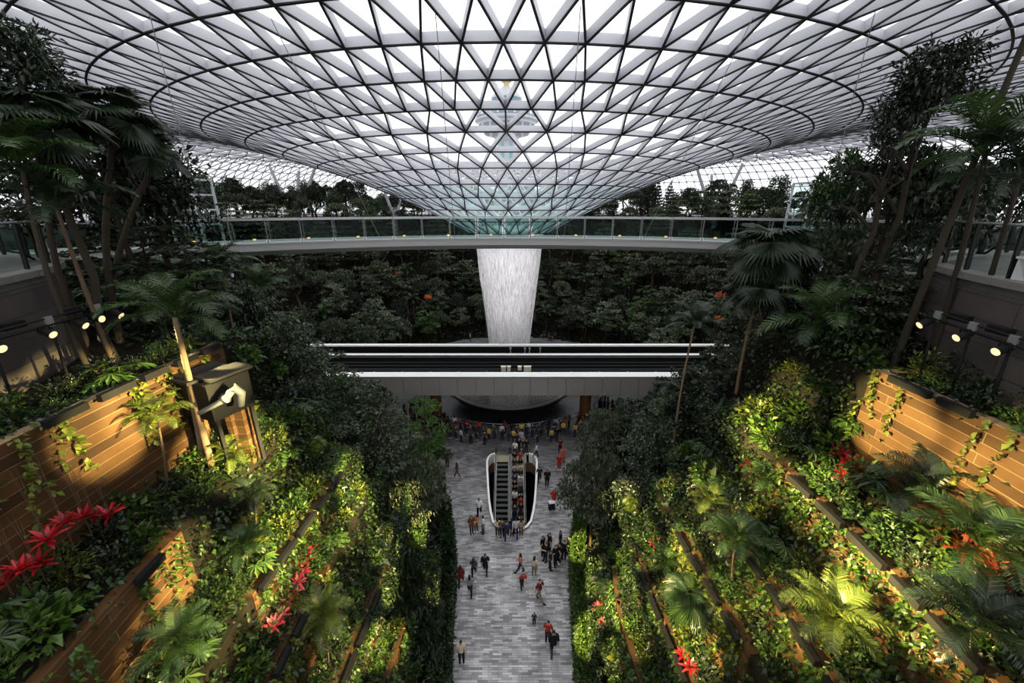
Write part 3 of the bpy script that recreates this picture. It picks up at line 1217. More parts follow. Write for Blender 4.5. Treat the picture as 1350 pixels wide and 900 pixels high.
    for i in range(48):
        a = 2 * PI * i / 48
        mb = MB(); mb.box((12.6 * math.cos(a), 12.6 * math.sin(a), .54), (.05, .09, 1.08), a)
        mb.build('post', M['steel_grey'], g)


build_water()

# ------------------------------------------------------------------ escalator well
ESC_TOP, ESC_BOT = 31.7, 24.4
SL = .577


def build_escalators():
    # shaft below the floor
    mb = MB()
    n = len(WELL)
    ex = lambda x, y: (x * 1.012, 28 + (y - 28) * 1.006)
    vs = [(*ex(x, y), -.81) for x, y in WELL] + [(*ex(x, y), -1.9) for x, y in WELL] + [(*ex(x, y), -6.5) for x, y in WELL]
    fs = [(i, (i + 1) % n, n + (i + 1) % n, n + i) for i in range(n)]
    mb.add(vs, fs, 0)
    mb.add(vs, [(n + i, n + (i + 1) % n, 2 * n + (i + 1) % n, 2 * n + i) for i in range(n)], 1)
    mb.add(vs, [tuple(2 * n + i for i in range(n))], 1)
    o = mb.build('wall_shaft', [simple('brown slab edge', (.22, .13, .08), .6), M['track']])
    tag(o, kind='structure')
    # parapet
    root = empty('well_curb', (0, Wn, 0))
    tag(root, 'low white teardrop curb around the escalator opening', 'curb')
    pts = [(x, y) for x, y in reversed([(-a, b) for a, b in WELL_R if True])] + WELL_R[1:]
    mbi, mbo, mbc = MB(), MB(), MB()
    th = .11
    out_pts = []
    for i, (x, y) in enumerate(pts):
        a = pts[max(0, i - 1)]; b = pts[min(len(pts) - 1, i + 1)]
        tx, ty = b[0] - a[0], b[1] - a[1]
        L = math.hypot(tx, ty)
        out_pts.append((x + ty / L * th, y - tx / L * th))
    vs = []
    for (x, y), (xo, yo) in zip(pts, out_pts):
        vs += [(x, y - Wn, -.8), (x, y - Wn, .16), (xo, yo - Wn, .16), (xo, yo - Wn, .01)]
    for i in range(len(pts) - 1):
        a, b = 4 * i, 4 * i + 4
        mbi.add([vs[a], vs[a + 1], vs[b + 1], vs[b]], [(0, 1, 2, 3)])
        mbo.add([vs[a + 2], vs[a + 3], vs[b + 3], vs[b + 2]], [(0, 1, 2, 3)])
        ca = Vector(((pts[i][0] + out_pts[i][0]) / 2, (pts[i][1] + out_pts[i][1]) / 2 - Wn, .18))
        cb = Vector(((pts[i + 1][0] + out_pts[i + 1][0]) / 2, (pts[i + 1][1] + out_pts[i + 1][1]) / 2 - Wn, .18))
        mbc.bar(ca, cb + (cb - ca) * .02, .17, .06)
    mbi.build('inner_face', M['white_coping'], root)
    mbo.build('outer_face', simple('grey curb cladding', (.20, .17, .16), .5), root)
    mbc.build('coping', M['white_coping'], root)
    # landing plate that spans into the well at the far end
    mb = MB()
    mb.box((-.17, (ESC_TOP + Wf) / 2 + .05, -.09), (3.1, Wf - ESC_TOP + .1, .16))
    o = mb.build('landing_plate', simple('cream landing', (.42, .36, .25), .5))
    tag(o, 'cream landing plate at the head of the escalators', 'landing')
    for nm, xc, txt in (('l', -.88, 'empty left escalator with dark steps going down into the opening'), ('r', .5, 'crowded right escalator going down into the opening')):
        e = empty('escalator', (xc, ESC_TOP, 0))
        tag(e, txt, 'escalator', 'escalators in the opening')
        wd = .52
        mb = MB()
        st = .40
        k = 0
        y = 0.0
        while y > ESC_BOT - ESC_TOP:
            z = y * SL
            mb.box((0, y - st / 2, z - .13 - .02), (2 * wd, st, .02), 0, 0)
            mb.box((0, y - .01, z - .08), (2 * wd, .02, st * SL), 0, 1)
            mb.box((0, y - st + .02, z - .135), (2 * wd, .05, .02), 0, 1)
            y -= st
        mb.build('steps', [simple('step tread', (.10, .10, .10), .5), M['black']], e)
        Lv = ESC_BOT - ESC_TOP
        for sx in (-1, 1):
            x = sx * (wd + .10)
            mb = MB()
            mb.bar((x, 0, -.35), (x, Lv, Lv * SL - .35), .16, .55)
            mb.bar((x, .9, -.25), (x, 0, -.25), .16, .55)
            mb.build('skirt', M['steel_grey'], e)
            mb = MB()
            mb.bar((x, 0, .42), (x, Lv, Lv * SL + .42), .03, .95)
            mb.bar((x, .9, .47), (x, 0, .47), .03, .85)
            mb.build('balustrade', M['white_coping'] if sx * xc < 0 else M['bridge_grey'], e)
            mb = MB()
            mb.tube([Vector((x, 1.05, .1)), Vector((x, 1.15, .5)), Vector((x, 1.05, .88)), Vector((x, .8, .96)), Vector((x, 0, .96)), Vector((x, Lv, Lv * SL + .96))], .045, 8)
            mb.build('handrail', M['black'], e, True)
            mb = MB()
            mb.bar((x, 0, .90), (x, Lv, Lv * SL + .90), .13, .03)
            mb.build('rail_cap', M['white_coping'], e)


build_escalators()

# ------------------------------------------------------------------ equipment box, pipe and posts on the left terrace
def build_left_gear():
    p = at(284, 512, 10.5)
    g = ground_z(p.x, p.y)
    root = empty('equipment_box', (p.x, p.y, p.z - .75), math.radians(-22))
    tag(root, 'matt black equipment box with stepped lid beside the amber posts on the left terrace', 'box')
    mb = MB()
    mb.box((0, 0, .65), (1.35, 1.2, 1.1))
    mb.build('body', M['black'], root)
    mb = MB()
    mb.box((-.28, -.1, 1.24), (1.0, 1.35, .08)); mb.box((.38, .12, 1.29), (.72, 1.2, .08))
    mb.build('lid', simple('dark grey lid', (.016, .016, .017), .7, 0, .1, 3, .2), root)
    mb = MB()
    for x in (-.6, .6):
        for y in (-.5, .5):
            mb.box((x, y, -.85), (.1, .1, 1.95))
    mb.build('frame', M['black'], root)
    q = at(310, 520, 10.3)
    t = empty('vent_pipe', (q.x, q.y, q.z))
    tag(t, 'pale grey bent pipe lying in front of the black equipment box', 'pipe')
    mb = MB()
    a = at(262, 545, 9.5) - q; b = at(298, 526, 9.7) - q; c = at(308, 510, 9.9) - q; d = at(318, 518, 10.0) - q; e = at(317, 534, 10.0) - q
    mb.tube([a, b, b.lerp(c, .6), c, d, e], [.06, .08, .10, .11, .11, .10], 12)
    mb.build('duct', simple('pale grey duct', (.17, .17, .16), .5), t, True)
    mb = MB()
    mb.tube([b - Vector((.03, 0, .01)), b + Vector((.04, 0, .02))], .115, 12)
    mb.build('collar', M['steel_grey'], t, True)
    for k, (x0, y0, x1, y1, Y, r) in enumerate(((326, 532, 330, 600, 10.9, .30), (312, 542, 316, 600, 10.6, .10))):
        top, bot = at(x0, y0, Y), at(x1, y1, Y)
        bz = min(bot.z, ground_z(bot.x, bot.y)) - .3
        root = empty('timber_post', (bot.x, Y, bz))
        tag(root, ['broad amber pier below the pale pipe',
                   'thin amber post beside the broad pier'][k], 'post', 'amber posts near the black box')
        H = top.z - bz
        mb = MB()
        mb.box((0, 0, H / 2), (r * 1.7, r * 1.7, H))
        mb.build('shaft', M['timber_x'], root)
        mb = MB()
        mb.box((0, 0, H + .03), (r * 1.9, r * 1.9, .06))
        mb.build('cap', M['black'], root)


build_left_gear()

# ------------------------------------------------------------------ white steel lift frames at the edges of the upper garden
def lift_frame(px, py, Y, sg, label):
    p = at(px, py, Y)
    base = ground_z(p.x, p.y)
    root = empty('lift_frame', (p.x, p.y, base))
    tag(root, label, 'lift frame', 'white steel lift frames')
    H = p.z - base + 2.6
    for x in (-1.0, 1.0):
        for y in (-1, 1):
            mb = MB(); mb.bar((x, y, 0), (x, y, H), .13, .13)
            mb.build('post', M['steel_white'], root)
    for z in (H, H - 1.0, H - 2.0, H - 3.0):
        mb = MB()
        mb.bar((-1, -1, z), (1, -1, z), .1, .1); mb.bar((-1, 1, z), (1, 1, z), .1, .1); mb.bar((-1, -1, z), (-1, 1, z), .1, .1); mb.bar((1, -1, z), (1, 1, z), .1, .1)
        mb.build('beam', M['steel_white'], root)
    for s in (-1, 1):
        mb = MB(); mb.box((0, s, H - 2), (1.8, .02, 3.9)); mb.build('glass_panel', M['rail_glass'], root)


lift_frame(258, 288, 30, -1, 'white steel lift frame half hidden by the left trees above the footbridge')
lift_frame(1066, 292, 30, 1, 'white steel lift frame half hidden by the right trees above the footbridge')
# ================================================================== PLANTS
G = {}
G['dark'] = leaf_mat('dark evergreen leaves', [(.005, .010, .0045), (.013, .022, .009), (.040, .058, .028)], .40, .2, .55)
G['grey'] = leaf_mat('grey green leaves', [(.020, .030, .016), (.050, .068, .036), (.12, .145, .085)], .42, .25, .6)
G['mid'] = leaf_mat('mid green leaves', [(.008, .020, .005), (.020, .046, .010), (.05, .09, .02)], .4, .3)
G['bright'] = leaf_mat('bright green leaves', [(.016, .042, .006), (.045, .098, .013), (.11, .17, .03)], .38, .35)
G['lime'] = leaf_mat('yellow green leaves', [(.045, .075, .008), (.10, .135, .016), (.20, .22, .035)], .4, .35)
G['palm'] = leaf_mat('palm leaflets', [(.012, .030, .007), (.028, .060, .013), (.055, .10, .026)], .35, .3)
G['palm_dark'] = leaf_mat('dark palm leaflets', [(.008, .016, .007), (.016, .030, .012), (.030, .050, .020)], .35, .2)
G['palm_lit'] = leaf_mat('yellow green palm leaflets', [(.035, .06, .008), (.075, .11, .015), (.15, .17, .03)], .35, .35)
G['red'] = leaf_mat('red bromeliad leaves', [(.22, .006, .010), (.48, .014, .022), (.62, .05, .06)], .35, .3)
G['pink'] = leaf_mat('pink bromeliad leaves', [(.36, .012, .03), (.60, .06, .09), (.70, .22, .22)], .35, .3)
G['rust'] = leaf_mat('rust red leaves', [(.12, .012, .010), (.25, .03, .015), (.36, .09, .03)], .4, .3)
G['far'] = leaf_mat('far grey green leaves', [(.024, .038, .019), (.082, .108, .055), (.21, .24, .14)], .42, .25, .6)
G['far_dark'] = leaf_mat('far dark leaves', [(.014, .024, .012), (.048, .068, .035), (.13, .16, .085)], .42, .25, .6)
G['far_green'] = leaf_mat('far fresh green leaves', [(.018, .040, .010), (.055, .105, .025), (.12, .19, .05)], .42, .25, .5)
G['fresh'] = leaf_mat('vivid fresh leaves', [(.04, .11, .012), (.09, .21, .025), (.16, .30, .05)], .4, .35)
G['orange'] = leaf_mat('orange flowers', [(.60, .12, .02), (.75, .22, .03)], .5, .3)


def frame_from(D, rg, up=None):
    """per-leaf side and normal vectors for directions D (n,3)"""
    n = len(D)
    ref = rg.normal(0, .35, (n, 3)) + np.array([0, 0, 1.0]) if up is None else up
    S = np.cross(D, ref)
    S /= np.linalg.norm(S, axis=1, keepdims=True) + 1e-9
    Nn = np.cross(S, D)
    return S, Nn


def leaf_arrays(P, D, L, W, rg, up=None, fold=.18, droop=.15):
    D = D / (np.linalg.norm(D, axis=1, keepdims=True) + 1e-9)
    S, Nn = frame_from(D, rg, up)
    L = np.broadcast_to(np.asarray(L, float), (len(P),))[:, None]
    W = np.broadcast_to(np.asarray(W, float), (len(P),))[:, None]
    a = P
    b = P + D * L * .45 + S * W * .5 + Nn * W * fold
    c = P + D * L - Nn * L * droop
    d = P + D * L * .45 - S * W * .5 + Nn * W * fold
    V = np.stack([a, b, c, d], 1).reshape(-1, 3)
    return V


def leaf_mesh(name, V, mat):
    n = len(V) // 4
    me = bpy.data.meshes.new(name)
    me.vertices.add(len(V))
    me.vertices.foreach_set('co', V.astype(np.float32).ravel())
    idx = np.arange(n)[:, None] * 4 + np.array([0, 1, 2, 0, 2, 3])
    me.loops.add(n * 6)
    me.loops.foreach_set('vertex_index', idx.astype(np.int32).ravel())
    me.polygons.add(n * 2)
    me.polygons.foreach_set('loop_start', np.arange(0, n * 6, 3, dtype=np.int32))
    me.update(calc_edges=True)
    me.materials.append(mat)
    return me


def tri_mesh(name, V, F, mat):
    me = bpy.data.meshes.new(name)
    me.from_pydata([tuple(v) for v in V], [], [tuple(f) for f in F])
    me.materials.append(mat)
    me.update()
    return me


# ---- tree crowns, unit sized: radius 1, height 1, base at z = 0
def crown_layered(seed, mat, layers=7, n=2600, leaf=.115):
    rg = np.random.default_rng(seed)
    Ps, Ds = [], []
    prof = [.72, 1.0, .95, .82, .66, .48, .28, .16]
    for i in range(layers):
        R = prof[i] * rg.uniform(.88, 1.08)
        z = .06 + .92 * i / (layers - 1) + rg.uniform(-.03, .03)
        nb = int(rg.integers(8, 13))
        ang = np.sort(rg.uniform(0, 2 * PI, nb))
        ln = rg.uniform(.62, 1.1, nb)
        m = int(n * R * R / sum(p * p for p in prof[:layers]))
        m = max(m, 60)
        k = rg.integers(0, nb, m)
        rr = R * ln[k] * np.sqrt(rg.uniform(.03, 1, m))
        aa = ang[k] + rg.normal(0, .17, m)
        P = np.stack([rr * np.cos(aa), rr * np.sin(aa), z + rg.normal(0, .012, m) + .05 * rr - .07 * rr ** 2], 1)
        da = aa + rg.normal(0, .9, m)
        D = np.stack([np.cos(da), np.sin(da), rg.normal(.1, .22, m)], 1)
        Ps.append(P); Ds.append(D)
    P, D = np.concatenate(Ps), np.concatenate(Ds)
    s = rg.uniform(.7, 1.25, len(P)) * leaf
    return leaf_mesh('crown', leaf_arrays(P, D, s, s * .55, rg), mat)


def crown_round(seed, mat, n=3200, leaf=.11, clumps=46, flat=.5):
    rg = np.random.default_rng(seed)
    u = rg.normal(0, 1, (clumps, 3))
    u /= np.linalg.norm(u, axis=1, keepdims=True)
    u[:, 2] = np.where(u[:, 2] < -.55, -u[:, 2], u[:, 2])
    C = u * rg.uniform(.62, .92, (clumps, 1))
    k = rg.integers(0, clumps, n)
    o = rg.normal(0, 1, (n, 3))
    o /= np.linalg.norm(o, axis=1, keepdims=True)
    o[:, 2] = np.abs(o[:, 2]) * .9 - .15
    P = C[k] + o * (rg.uniform(.5, 1, (n, 1)) ** .5) * np.array([.25, .25, .17])
    D = o * .8 + u[k] * .4 + rg.normal(0, .5, (n, 3))
    P[:, 2] = P[:, 2] * .5 + .5
    s = rg.uniform(.7, 1.3, n) * leaf
    return leaf_mesh('crown', leaf_arrays(P, D, s, s * .5, rg), mat)


def crown_airy(seed, mat, n=2400, leaf=.12, clumps=30):
    """loose crown of separate clusters along rising limbs"""
    rg = np.random.default_rng(seed)
    t = rg.uniform(0, 1, clumps)
    a = rg.uniform(0, 2 * PI, clumps)
    R = (.95 - .45 * t) * rg.uniform(.35, 1, clumps)
    C = np.stack([R * np.cos(a), R * np.sin(a), .08 + .86 * t], 1)
    k = rg.integers(0, clumps, n)
    o = rg.normal(0, 1, (n, 3))
    P = C[k] + o * np.array([.15, .15, .055])
    D = o * np.array([1, 1, .5]) + rg.normal(0, .5, (n, 3))
    s = rg.uniform(.7, 1.35, n) * leaf
    return leaf_mesh('crown', leaf_arrays(P, D, s, s * .48, rg), mat)


def crown_conifer(seed, mat, n=2600):
    rg = np.random.default_rng(seed)
    Ps, Ds = [], []
    tiers = 11
    for i in range(tiers):
        t = i / (tiers - 1)
        R = (1 - t) ** .8 * .95 + .06
        m = int(n * R / 5.5) + 20
        nb = 9
        ang = np.arange(nb) * 2 * PI / nb + rg.uniform(0, 1)
        k = rg.integers(0, nb, m)
        rr = R * rg.uniform(.05, 1, m)
        aa = ang[k] + rg.normal(0, .12, m)
        P = np.stack([rr * np.cos(aa), rr * np.sin(aa), t * .95 + .10 * rr ** 2 + rg.normal(0, .006, m)], 1)
        D = np.stack([np.cos(aa + rg.normal(0, .7, m)), np.sin(aa + rg.normal(0, .7, m)), rg.normal(.15, .2, m)], 1)
        Ps.append(P); Ds.append(D)
    P, D = np.concatenate(Ps), np.concatenate(Ds)
    s = rg.uniform(.7, 1.2, len(P)) * .15
    return leaf_mesh('crown', leaf_arrays(P, D, s, s * .3, rg), mat)


def trunk_mesh(seed, mat, branches=6, bend=.06, r=.03):
    """unit height trunk with a few limbs in its upper part"""
    rd = random.Random(seed)
    mb = MB()
    pts = [Vector((rd.uniform(-bend, bend) * math.sin(PI * i / 6), rd.uniform(-bend, bend) * math.sin(PI * i / 6), i / 6)) for i in range(7)]
    pts[0] = Vector((0, 0, 0)); pts[6] = Vector((0, 0, 1))
    mb.tube(pts, [r * 1.35, r, r * .92, r * .84, r * .72, r * .5, r * .2], 8)
    for k in range(branches):
        a = 2 * PI * k / branches + rd.uniform(-.4, .4)
        z = rd.uniform(.5, .88)
        L = (1.05 - z) * rd.uniform(.5, .8)
        b = Vector((0, 0, z))
        mb.tube([b, b + Vector((math.cos(a) * L * .5, math.sin(a) * L * .5, L * .22)), b + Vector((math.cos(a) * L, math.sin(a) * L, L * .3))], [r * .38, r * .25, r * .08], 5)
    return mb.mesh('trunk', mat, True)


def palm_trunk_mesh(seed, mat, r=.016, bend=.05):
    rd = random.Random(seed)
    bx, by = rd.uniform(-bend, bend), rd.uniform(-bend, bend)
    mb = MB()
    n = 22
    pts, rad = [], []
    for i in range(n + 1):
        t = i / n
        pts.append(Vector((bx * math.sin(PI * t), by * math.sin(PI * t), t)))
        rad.append(r * (1.25 - .5 * t) * (1.06 if i % 2 else .97) + (r * .6 if i == 0 else 0))
    mb.tube(pts, rad, 10)
    return mb.mesh('trunk', mat, True)


# ---- palm fronds, unit length along +x rising from the origin
def feather_frond(seed, mat, rise=.9, droop=1.5, n=36, ll=.36, lw=.017, vee=.5):
    rg = np.random.default_rng(seed)
    V, F = [], []
    m = 14
    pts, tan = [], []
    p = np.array([0., 0., 0.]); el = rise
    for i in range(m + 1):
        pts.append(p.copy())
        t = np.array([math.cos(el), 0, math.sin(el)])
        tan.append(t)
        p = p + t / m
        el -= droop / m * (0.5 + i / m)
    pts, tan = np.array(pts), np.array(tan)
    # rachis
    for i in range(m + 1):
        w = .014 * (1 - .85 * i / m)
        nrm = np.array([-tan[i][2], 0, tan[i][0]])
        V += [pts[i] + np.array([0, w, 0]), pts[i] - np.array([0, w, 0]), pts[i] - nrm * w * 1.4]
    for i in range(m):
        a, b = i * 3, i * 3 + 3
        F += [(a, a + 1, b + 1, b), (a + 1, a + 2, b + 2, b + 1), (a + 2, a, b, b + 2)]
    for i in range(n):
        s = .14 + .86 * i / (n - 1)
        x = s * m
        j = min(int(x), m - 1)
        q = pts[j] + (pts[j + 1] - pts[j]) * (x - j)
        t = tan[j]
        nrm = np.array([-t[2], 0, t[0]])
        L = ll * (math.sin(PI * min(1, (s * .82 + .14))) ** .7) * rg.uniform(.9, 1.08)
        for sg in (-1, 1):
            d = np.array([0, sg, 0]) * .80 + t * .62 + nrm * vee * .55
            d += rg.normal(0, .05, 3)
            d /= np.linalg.norm(d)
            dn = np.array([0, 0, -1.0])
            mid = q + d * L * .55
            tip = q + d * L * .95 + dn * L * .32
            wd = t * lw
            b = len(V)
            V += [q - wd * .5, q + wd * .5, mid + wd * .62 + dn * L * .04, mid - wd * .62 + dn * L * .04, tip]
            F += [(b, b + 1, b + 2, b + 3), (b + 3, b + 2, b + 4)]
    return tri_mesh('frond', V, F, mat)


def fan_frond(seed, mat, rise=.6, n=30, spread=4.3, notch=.35):
    rg = np.random.default_rng(seed)
    V, F = [], []
    L0 = .45
    t = np.array([math.cos(rise), 0, math.sin(rise)])
    for i in range(4):
        q = t * L0 * i / 3
        w = .012 - .002 * i
        V += [q + np.array([0, w, 0]), q - np.array([0, w, 0]), q - np.array([0, 0, w * 1.5])]
    for i in range(3):
        a, b = i * 3, i * 3 + 3
        F += [(a, a + 1, b + 1, b), (a + 1, a + 2, b + 2, b + 1), (a + 2, a, b, b + 2)]
    c = t * L0
    fwd = np.array([math.cos(rise - .9), 0, math.sin(rise - .9)])
    side = np.array([0, 1.0, 0])
    up = np.cross(fwd, side)
    if up[2] < 0:
        up = -up
    for i in range(n):
        a0 = -spread / 2 + spread * i / n
        a1 = a0 + spread / n
        am = (a0 + a1) / 2
        R = .58 * rg.uniform(.9, 1.05) * (1 - .18 * abs(am) / (spread / 2))
        def pt(a, r, lift):
            return c + (fwd * math.cos(a) + side * math.sin(a)) * r + up * lift - np.array([0, 0, 1]) * .42 * r * r
        rr = R * (1 - notch)
        b = len(V)
        V += [c, pt(a0, rr, -.012), pt(am, rr, .016), pt(a1, rr, -.012), pt(am, R, -.01 - .06 * rg.uniform())]
        F += [(b, b + 1, b + 2), (b, b + 2, b + 3), (b + 1, b + 4, b + 2), (b + 2, b + 4, b + 3)]
    return tri_mesh('frond', V, F, mat)


def strap_leaf_arrays(rg, n, L, W, el_lo, el_hi, seg=5, droop=.9):
    V, F = [], []
    for k in range(n):
        a = 2 * PI * k * .381966 + rg.uniform(-.2, .2)
        el = el_hi + (el_lo - el_hi) * (k / max(1, n - 1))
        l = L * rg.uniform(.8, 1.1)
        p = np.array([math.cos(a) * .02, math.sin(a) * .02, 0.0])
        sd = np.array([-math.sin(a), math.cos(a), 0])
        b = len(V)
        for i in range(seg + 1):
            t = i / seg
            w = W * (math.sin(PI * min(1, t * .75 + .18)) if i < seg else .02)
            h = np.array([math.cos(a) * math.cos(el), math.sin(a) * math.cos(el), math.sin(el)])
            nn = np.cross(h, sd)
            V += [p + sd * w * .5 - nn * w * .12, p - sd * w * .5 - nn * w * .12]
            p = p + h * l / seg
            el -= droop / seg
        for i in range(seg):
            q = b + i * 2
            F.append((q, q + 1, q + 3, q + 2))
    return V, F


def rosette(seed, mat, n=16, L=.5, W=.09, lo=.25, hi=1.35, droop=.8):
    rg = np.random.default_rng(seed)
    V, F = strap_leaf_arrays(rg, n, L, W, lo, hi, 5, droop)
    return tri_mesh('leaves', V, F, mat)


def shrub_mesh(seed, mat, n=260, leaf=.16, wid=.55, R=.5, H=.55, upright=.3):
    rg = np.random.default_rng(seed)
    o = rg.normal(0, 1, (n, 3))
    o /= np.linalg.norm(o, axis=1, keepdims=True)
    o[:, 2] = np.abs(o[:, 2])
    lump = 1 + .28 * np.sin(3 * np.arctan2(o[:, 1], o[:, 0]) + seed) + .15 * np.sin(7 * o[:, 2] + seed)
    P = o * np.array([R, R, H]) * (rg.uniform(.35, 1, (n, 1)) ** .5) * lump[:, None]
    D = o + rg.normal(0, .45, (n, 3)) + np.array([0, 0, upright])
    s = rg.uniform(.65, 1.3, n) * leaf
    return leaf_mesh('leaves', leaf_arrays(P, D, s, s * wid, rg, None, .15, .3), mat)


def stems_mesh(seed, mat, n=6, R=.3, H=.4):
    rd = random.Random(seed)
    mb = MB()
    for k in range(n):
        a = 2 * PI * k / n + rd.uniform(-.3, .3)
        q = Vector((math.cos(a) * R * rd.uniform(.5, 1), math.sin(a) * R * rd.uniform(.5, 1), H * rd.uniform(.7, 1)))
        mb.tube([Vector((0, 0, -.25)), Vector((q.x * .35, q.y * .35, q.z * .5)), q], [.014, .010, .005], 5)
    return mb.mesh('stems', mat, True)


def fern_mesh(seed, mat, n=12, L=.6):
    """low rosette of small feathered fronds"""
    rg = np.random.default_rng(seed)
    Pall, Dall, S = [], [], []
    for k in range(n):
        a = 2 * PI * k / n + rg.uniform(-.25, .25)
        el = rg.uniform(.5, 1.1)
        p = np.array([0, 0, 0.0]); l = L * rg.uniform(.75, 1.1)
        m = 13
        for i in range(m):
            h = np.array([math.cos(a) * math.cos(el), math.sin(a) * math.cos(el), math.sin(el)])
            p = p + h * l / m
            el -= 1.6 / m
            sd = np.array([-math.sin(a), math.cos(a), 0])
            w = math.sin(PI * min(1, i / m * .9 + .1)) * l * .30
            for sg in (-1, 1):
                Pall.append(p.copy()); Dall.append(sd * sg + h * .45); S.append(max(.03, w))
    P, D, S = np.array(Pall), np.array(Dall), np.array(S)
    return leaf_mesh('fronds', leaf_arrays(P, D, S, S * .36 + .012, rg, None, .05, .2), mat)


def lobed_leaf_plant(seed, mat, n=11, L=.55):
    """philodendron: long stalks each with a deeply fingered blade"""
    rg = np.random.default_rng(seed)
    V, F = [], []
    for k in range(n):
        a = 2 * PI * k * .381966
        el = rg.uniform(.45, 1.15)
        h = np.array([math.cos(a) * math.cos(el), math.sin(a) * math.cos(el), math.sin(el)])
        sd = np.array([-math.sin(a), math.cos(a), 0])
        c = h * L * rg.uniform(.7, 1.1)
        b = len(V)
        V += [sd * .008, -sd * .008, c - sd * .006, c + sd * .006]
        F.append((b, b + 1, b + 2, b + 3))
        f2 = np.array([math.cos(a) * .92, math.sin(a) * .92, -.38])
        for j in range(9):
            aa = -2.1 + 4.2 * j / 8
            d = f2 * math.cos(aa) + sd * math.sin(aa)
            l = L * .58 * (1 - .35 * abs(aa) / 2.1)
            s2 = np.cross(d, np.array([0, 0, 1.0])); s2 /= np.linalg.norm(s2)
            b = len(V)
            V += [c, c + d * l * .6 + s2 * l * .13, c + d * l - np.array([0, 0, l * .15]), c + d * l * .6 - s2 * l * .13]
            F += [(b, b + 1, b + 2), (b, b + 2, b + 3)]
    return tri_mesh('leaves', V, F, mat)


# ---- prototypes (meshes only; every plant in the scene is an object of its own)
PT = {
    'layered': [crown_layered(11, G['grey'], 7), crown_layered(12, G['dark'], 6), crown_layered(13, G['grey'], 8), crown_layered(14, G['mid'], 6)],
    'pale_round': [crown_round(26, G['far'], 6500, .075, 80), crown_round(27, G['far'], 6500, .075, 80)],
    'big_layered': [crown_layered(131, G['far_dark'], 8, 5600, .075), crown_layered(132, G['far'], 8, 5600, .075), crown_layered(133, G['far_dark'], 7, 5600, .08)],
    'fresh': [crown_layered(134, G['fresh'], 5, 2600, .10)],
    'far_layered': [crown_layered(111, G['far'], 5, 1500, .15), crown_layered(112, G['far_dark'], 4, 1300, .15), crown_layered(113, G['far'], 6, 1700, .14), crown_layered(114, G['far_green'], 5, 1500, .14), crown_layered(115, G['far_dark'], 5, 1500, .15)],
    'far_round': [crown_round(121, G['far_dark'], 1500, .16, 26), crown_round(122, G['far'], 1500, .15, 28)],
    'round': [crown_round(21, G['dark']), crown_round(22, G['grey']), crown_round(23, G['dark'], 3600, .10, 60)],
    'roundlit': [crown_round(24, G['mid'], 5200, .085, 70), crown_round(25, G['grey'], 5200, .085, 70)],
    'airy': [crown_airy(31, G['dark']), crown_airy(32, G['mid']), crown_airy(33, G['dark'], 3000, .11, 40)],
    'conifer': [crown_conifer(41, G['dark']), crown_conifer(42, G['dark'])],
    'trunk': [trunk_mesh(1, M['bark']), trunk_mesh(2, M['bark_dark'], 8), trunk_mesh(3, M['bark'], 5, .09)],
    'thin_trunk': [trunk_mesh(4, M['bark'], 5, .05, .016), trunk_mesh(5, M['bark_dark'], 6, .07, .018)],
    'ptrunk': [palm_trunk_mesh(6, M['bark_pale']), palm_trunk_mesh(7, M['bark']), palm_trunk_mesh(8, M['bark_dark'])],
    'ff': {c: [feather_frond(50 + i, G[c], r, d) for i, (r, d) in enumerate(((1.15, 1.7), (.75, 1.7), (.35, 1.5)))] for c in ('palm', 'palm_dark', 'palm_lit')},
    'fan': {c: [fan_frond(60 + i, G[c], r) for i, r in enumerate((1.1, .6, .1))] for c in ('palm', 'palm_dark', 'palm_lit')},
    'shrub_lime': [shrub_mesh(71, G['lime'], 240, .17), shrub_mesh(72, G['lime'], 340, .11, .5, .5, .4)],
    'shrub_bright': [shrub_mesh(73, G['bright'], 260, .17), shrub_mesh(74, G['bright'], 420, .10, .5, .5, .5), shrub_mesh(75, G['bright'], 200, .22, .6)],
    'shrub_mid': [shrub_mesh(76, G['mid'], 260, .17), shrub_mesh(77, G['mid'], 460, .09, .5, .5, .55)],
    'shrub_dark': [shrub_mesh(78, G['dark'], 300, .15), shrub_mesh(79, G['dark'], 520, .08, .5, .5, .6)],
    'fern': [fern_mesh(81, G['bright']), fern_mesh(82, G['mid'], 14, .65)],
    'lobed': [lobed_leaf_plant(91, G['mid']), lobed_leaf_plant(92, G['bright'], 9, .6)],
    'stems': [stems_mesh(95, M['bark']), stems_mesh(96, M['bark_dark'])],
    'red': [rosette(101, G['red'], 18, .46, .10), rosette(102, G['pink'], 18, .42, .10), rosette(103, G['rust'], 20, .55, .07, .3, 1.3, 1.0)],
}


def child(name, me, parent, loc=(0, 0, 0), rot=(0, 0, 0), sc=(1, 1, 1)):
    o = bpy.data.objects.new(name, me)
    o.location = loc
    o.rotation_euler = rot
    o.scale = sc if hasattr(sc, '__len__') else (sc, sc, sc)
    return link(o, parent)


def tree(name, crown, trunk, x, y, zb, z_top, R, Hc, label, group, tr=1.0, lean=(0, 0), cat='tree'):
    """root at the foot; trunk scaled to height, crown set so that its top reaches z_top"""
    root = empty(name, (x, y, zb))
    tag(root, label, cat, group)
    H = z_top - zb
    Ht = min(H, 6.5)
    child('trunk', trunk, root, rot=(lean[1], lean[0], random.uniform(0, 6)), sc=(Ht * tr, Ht * tr, max(.5, H - Hc * .12)))
    child('crown', crown, root, (H * math.sin(lean[0]) * .8, -H * math.sin(lean[1]) * .8, H - Hc), (0, 0, random.uniform(0, 6)), (R, R, Hc))
    return root


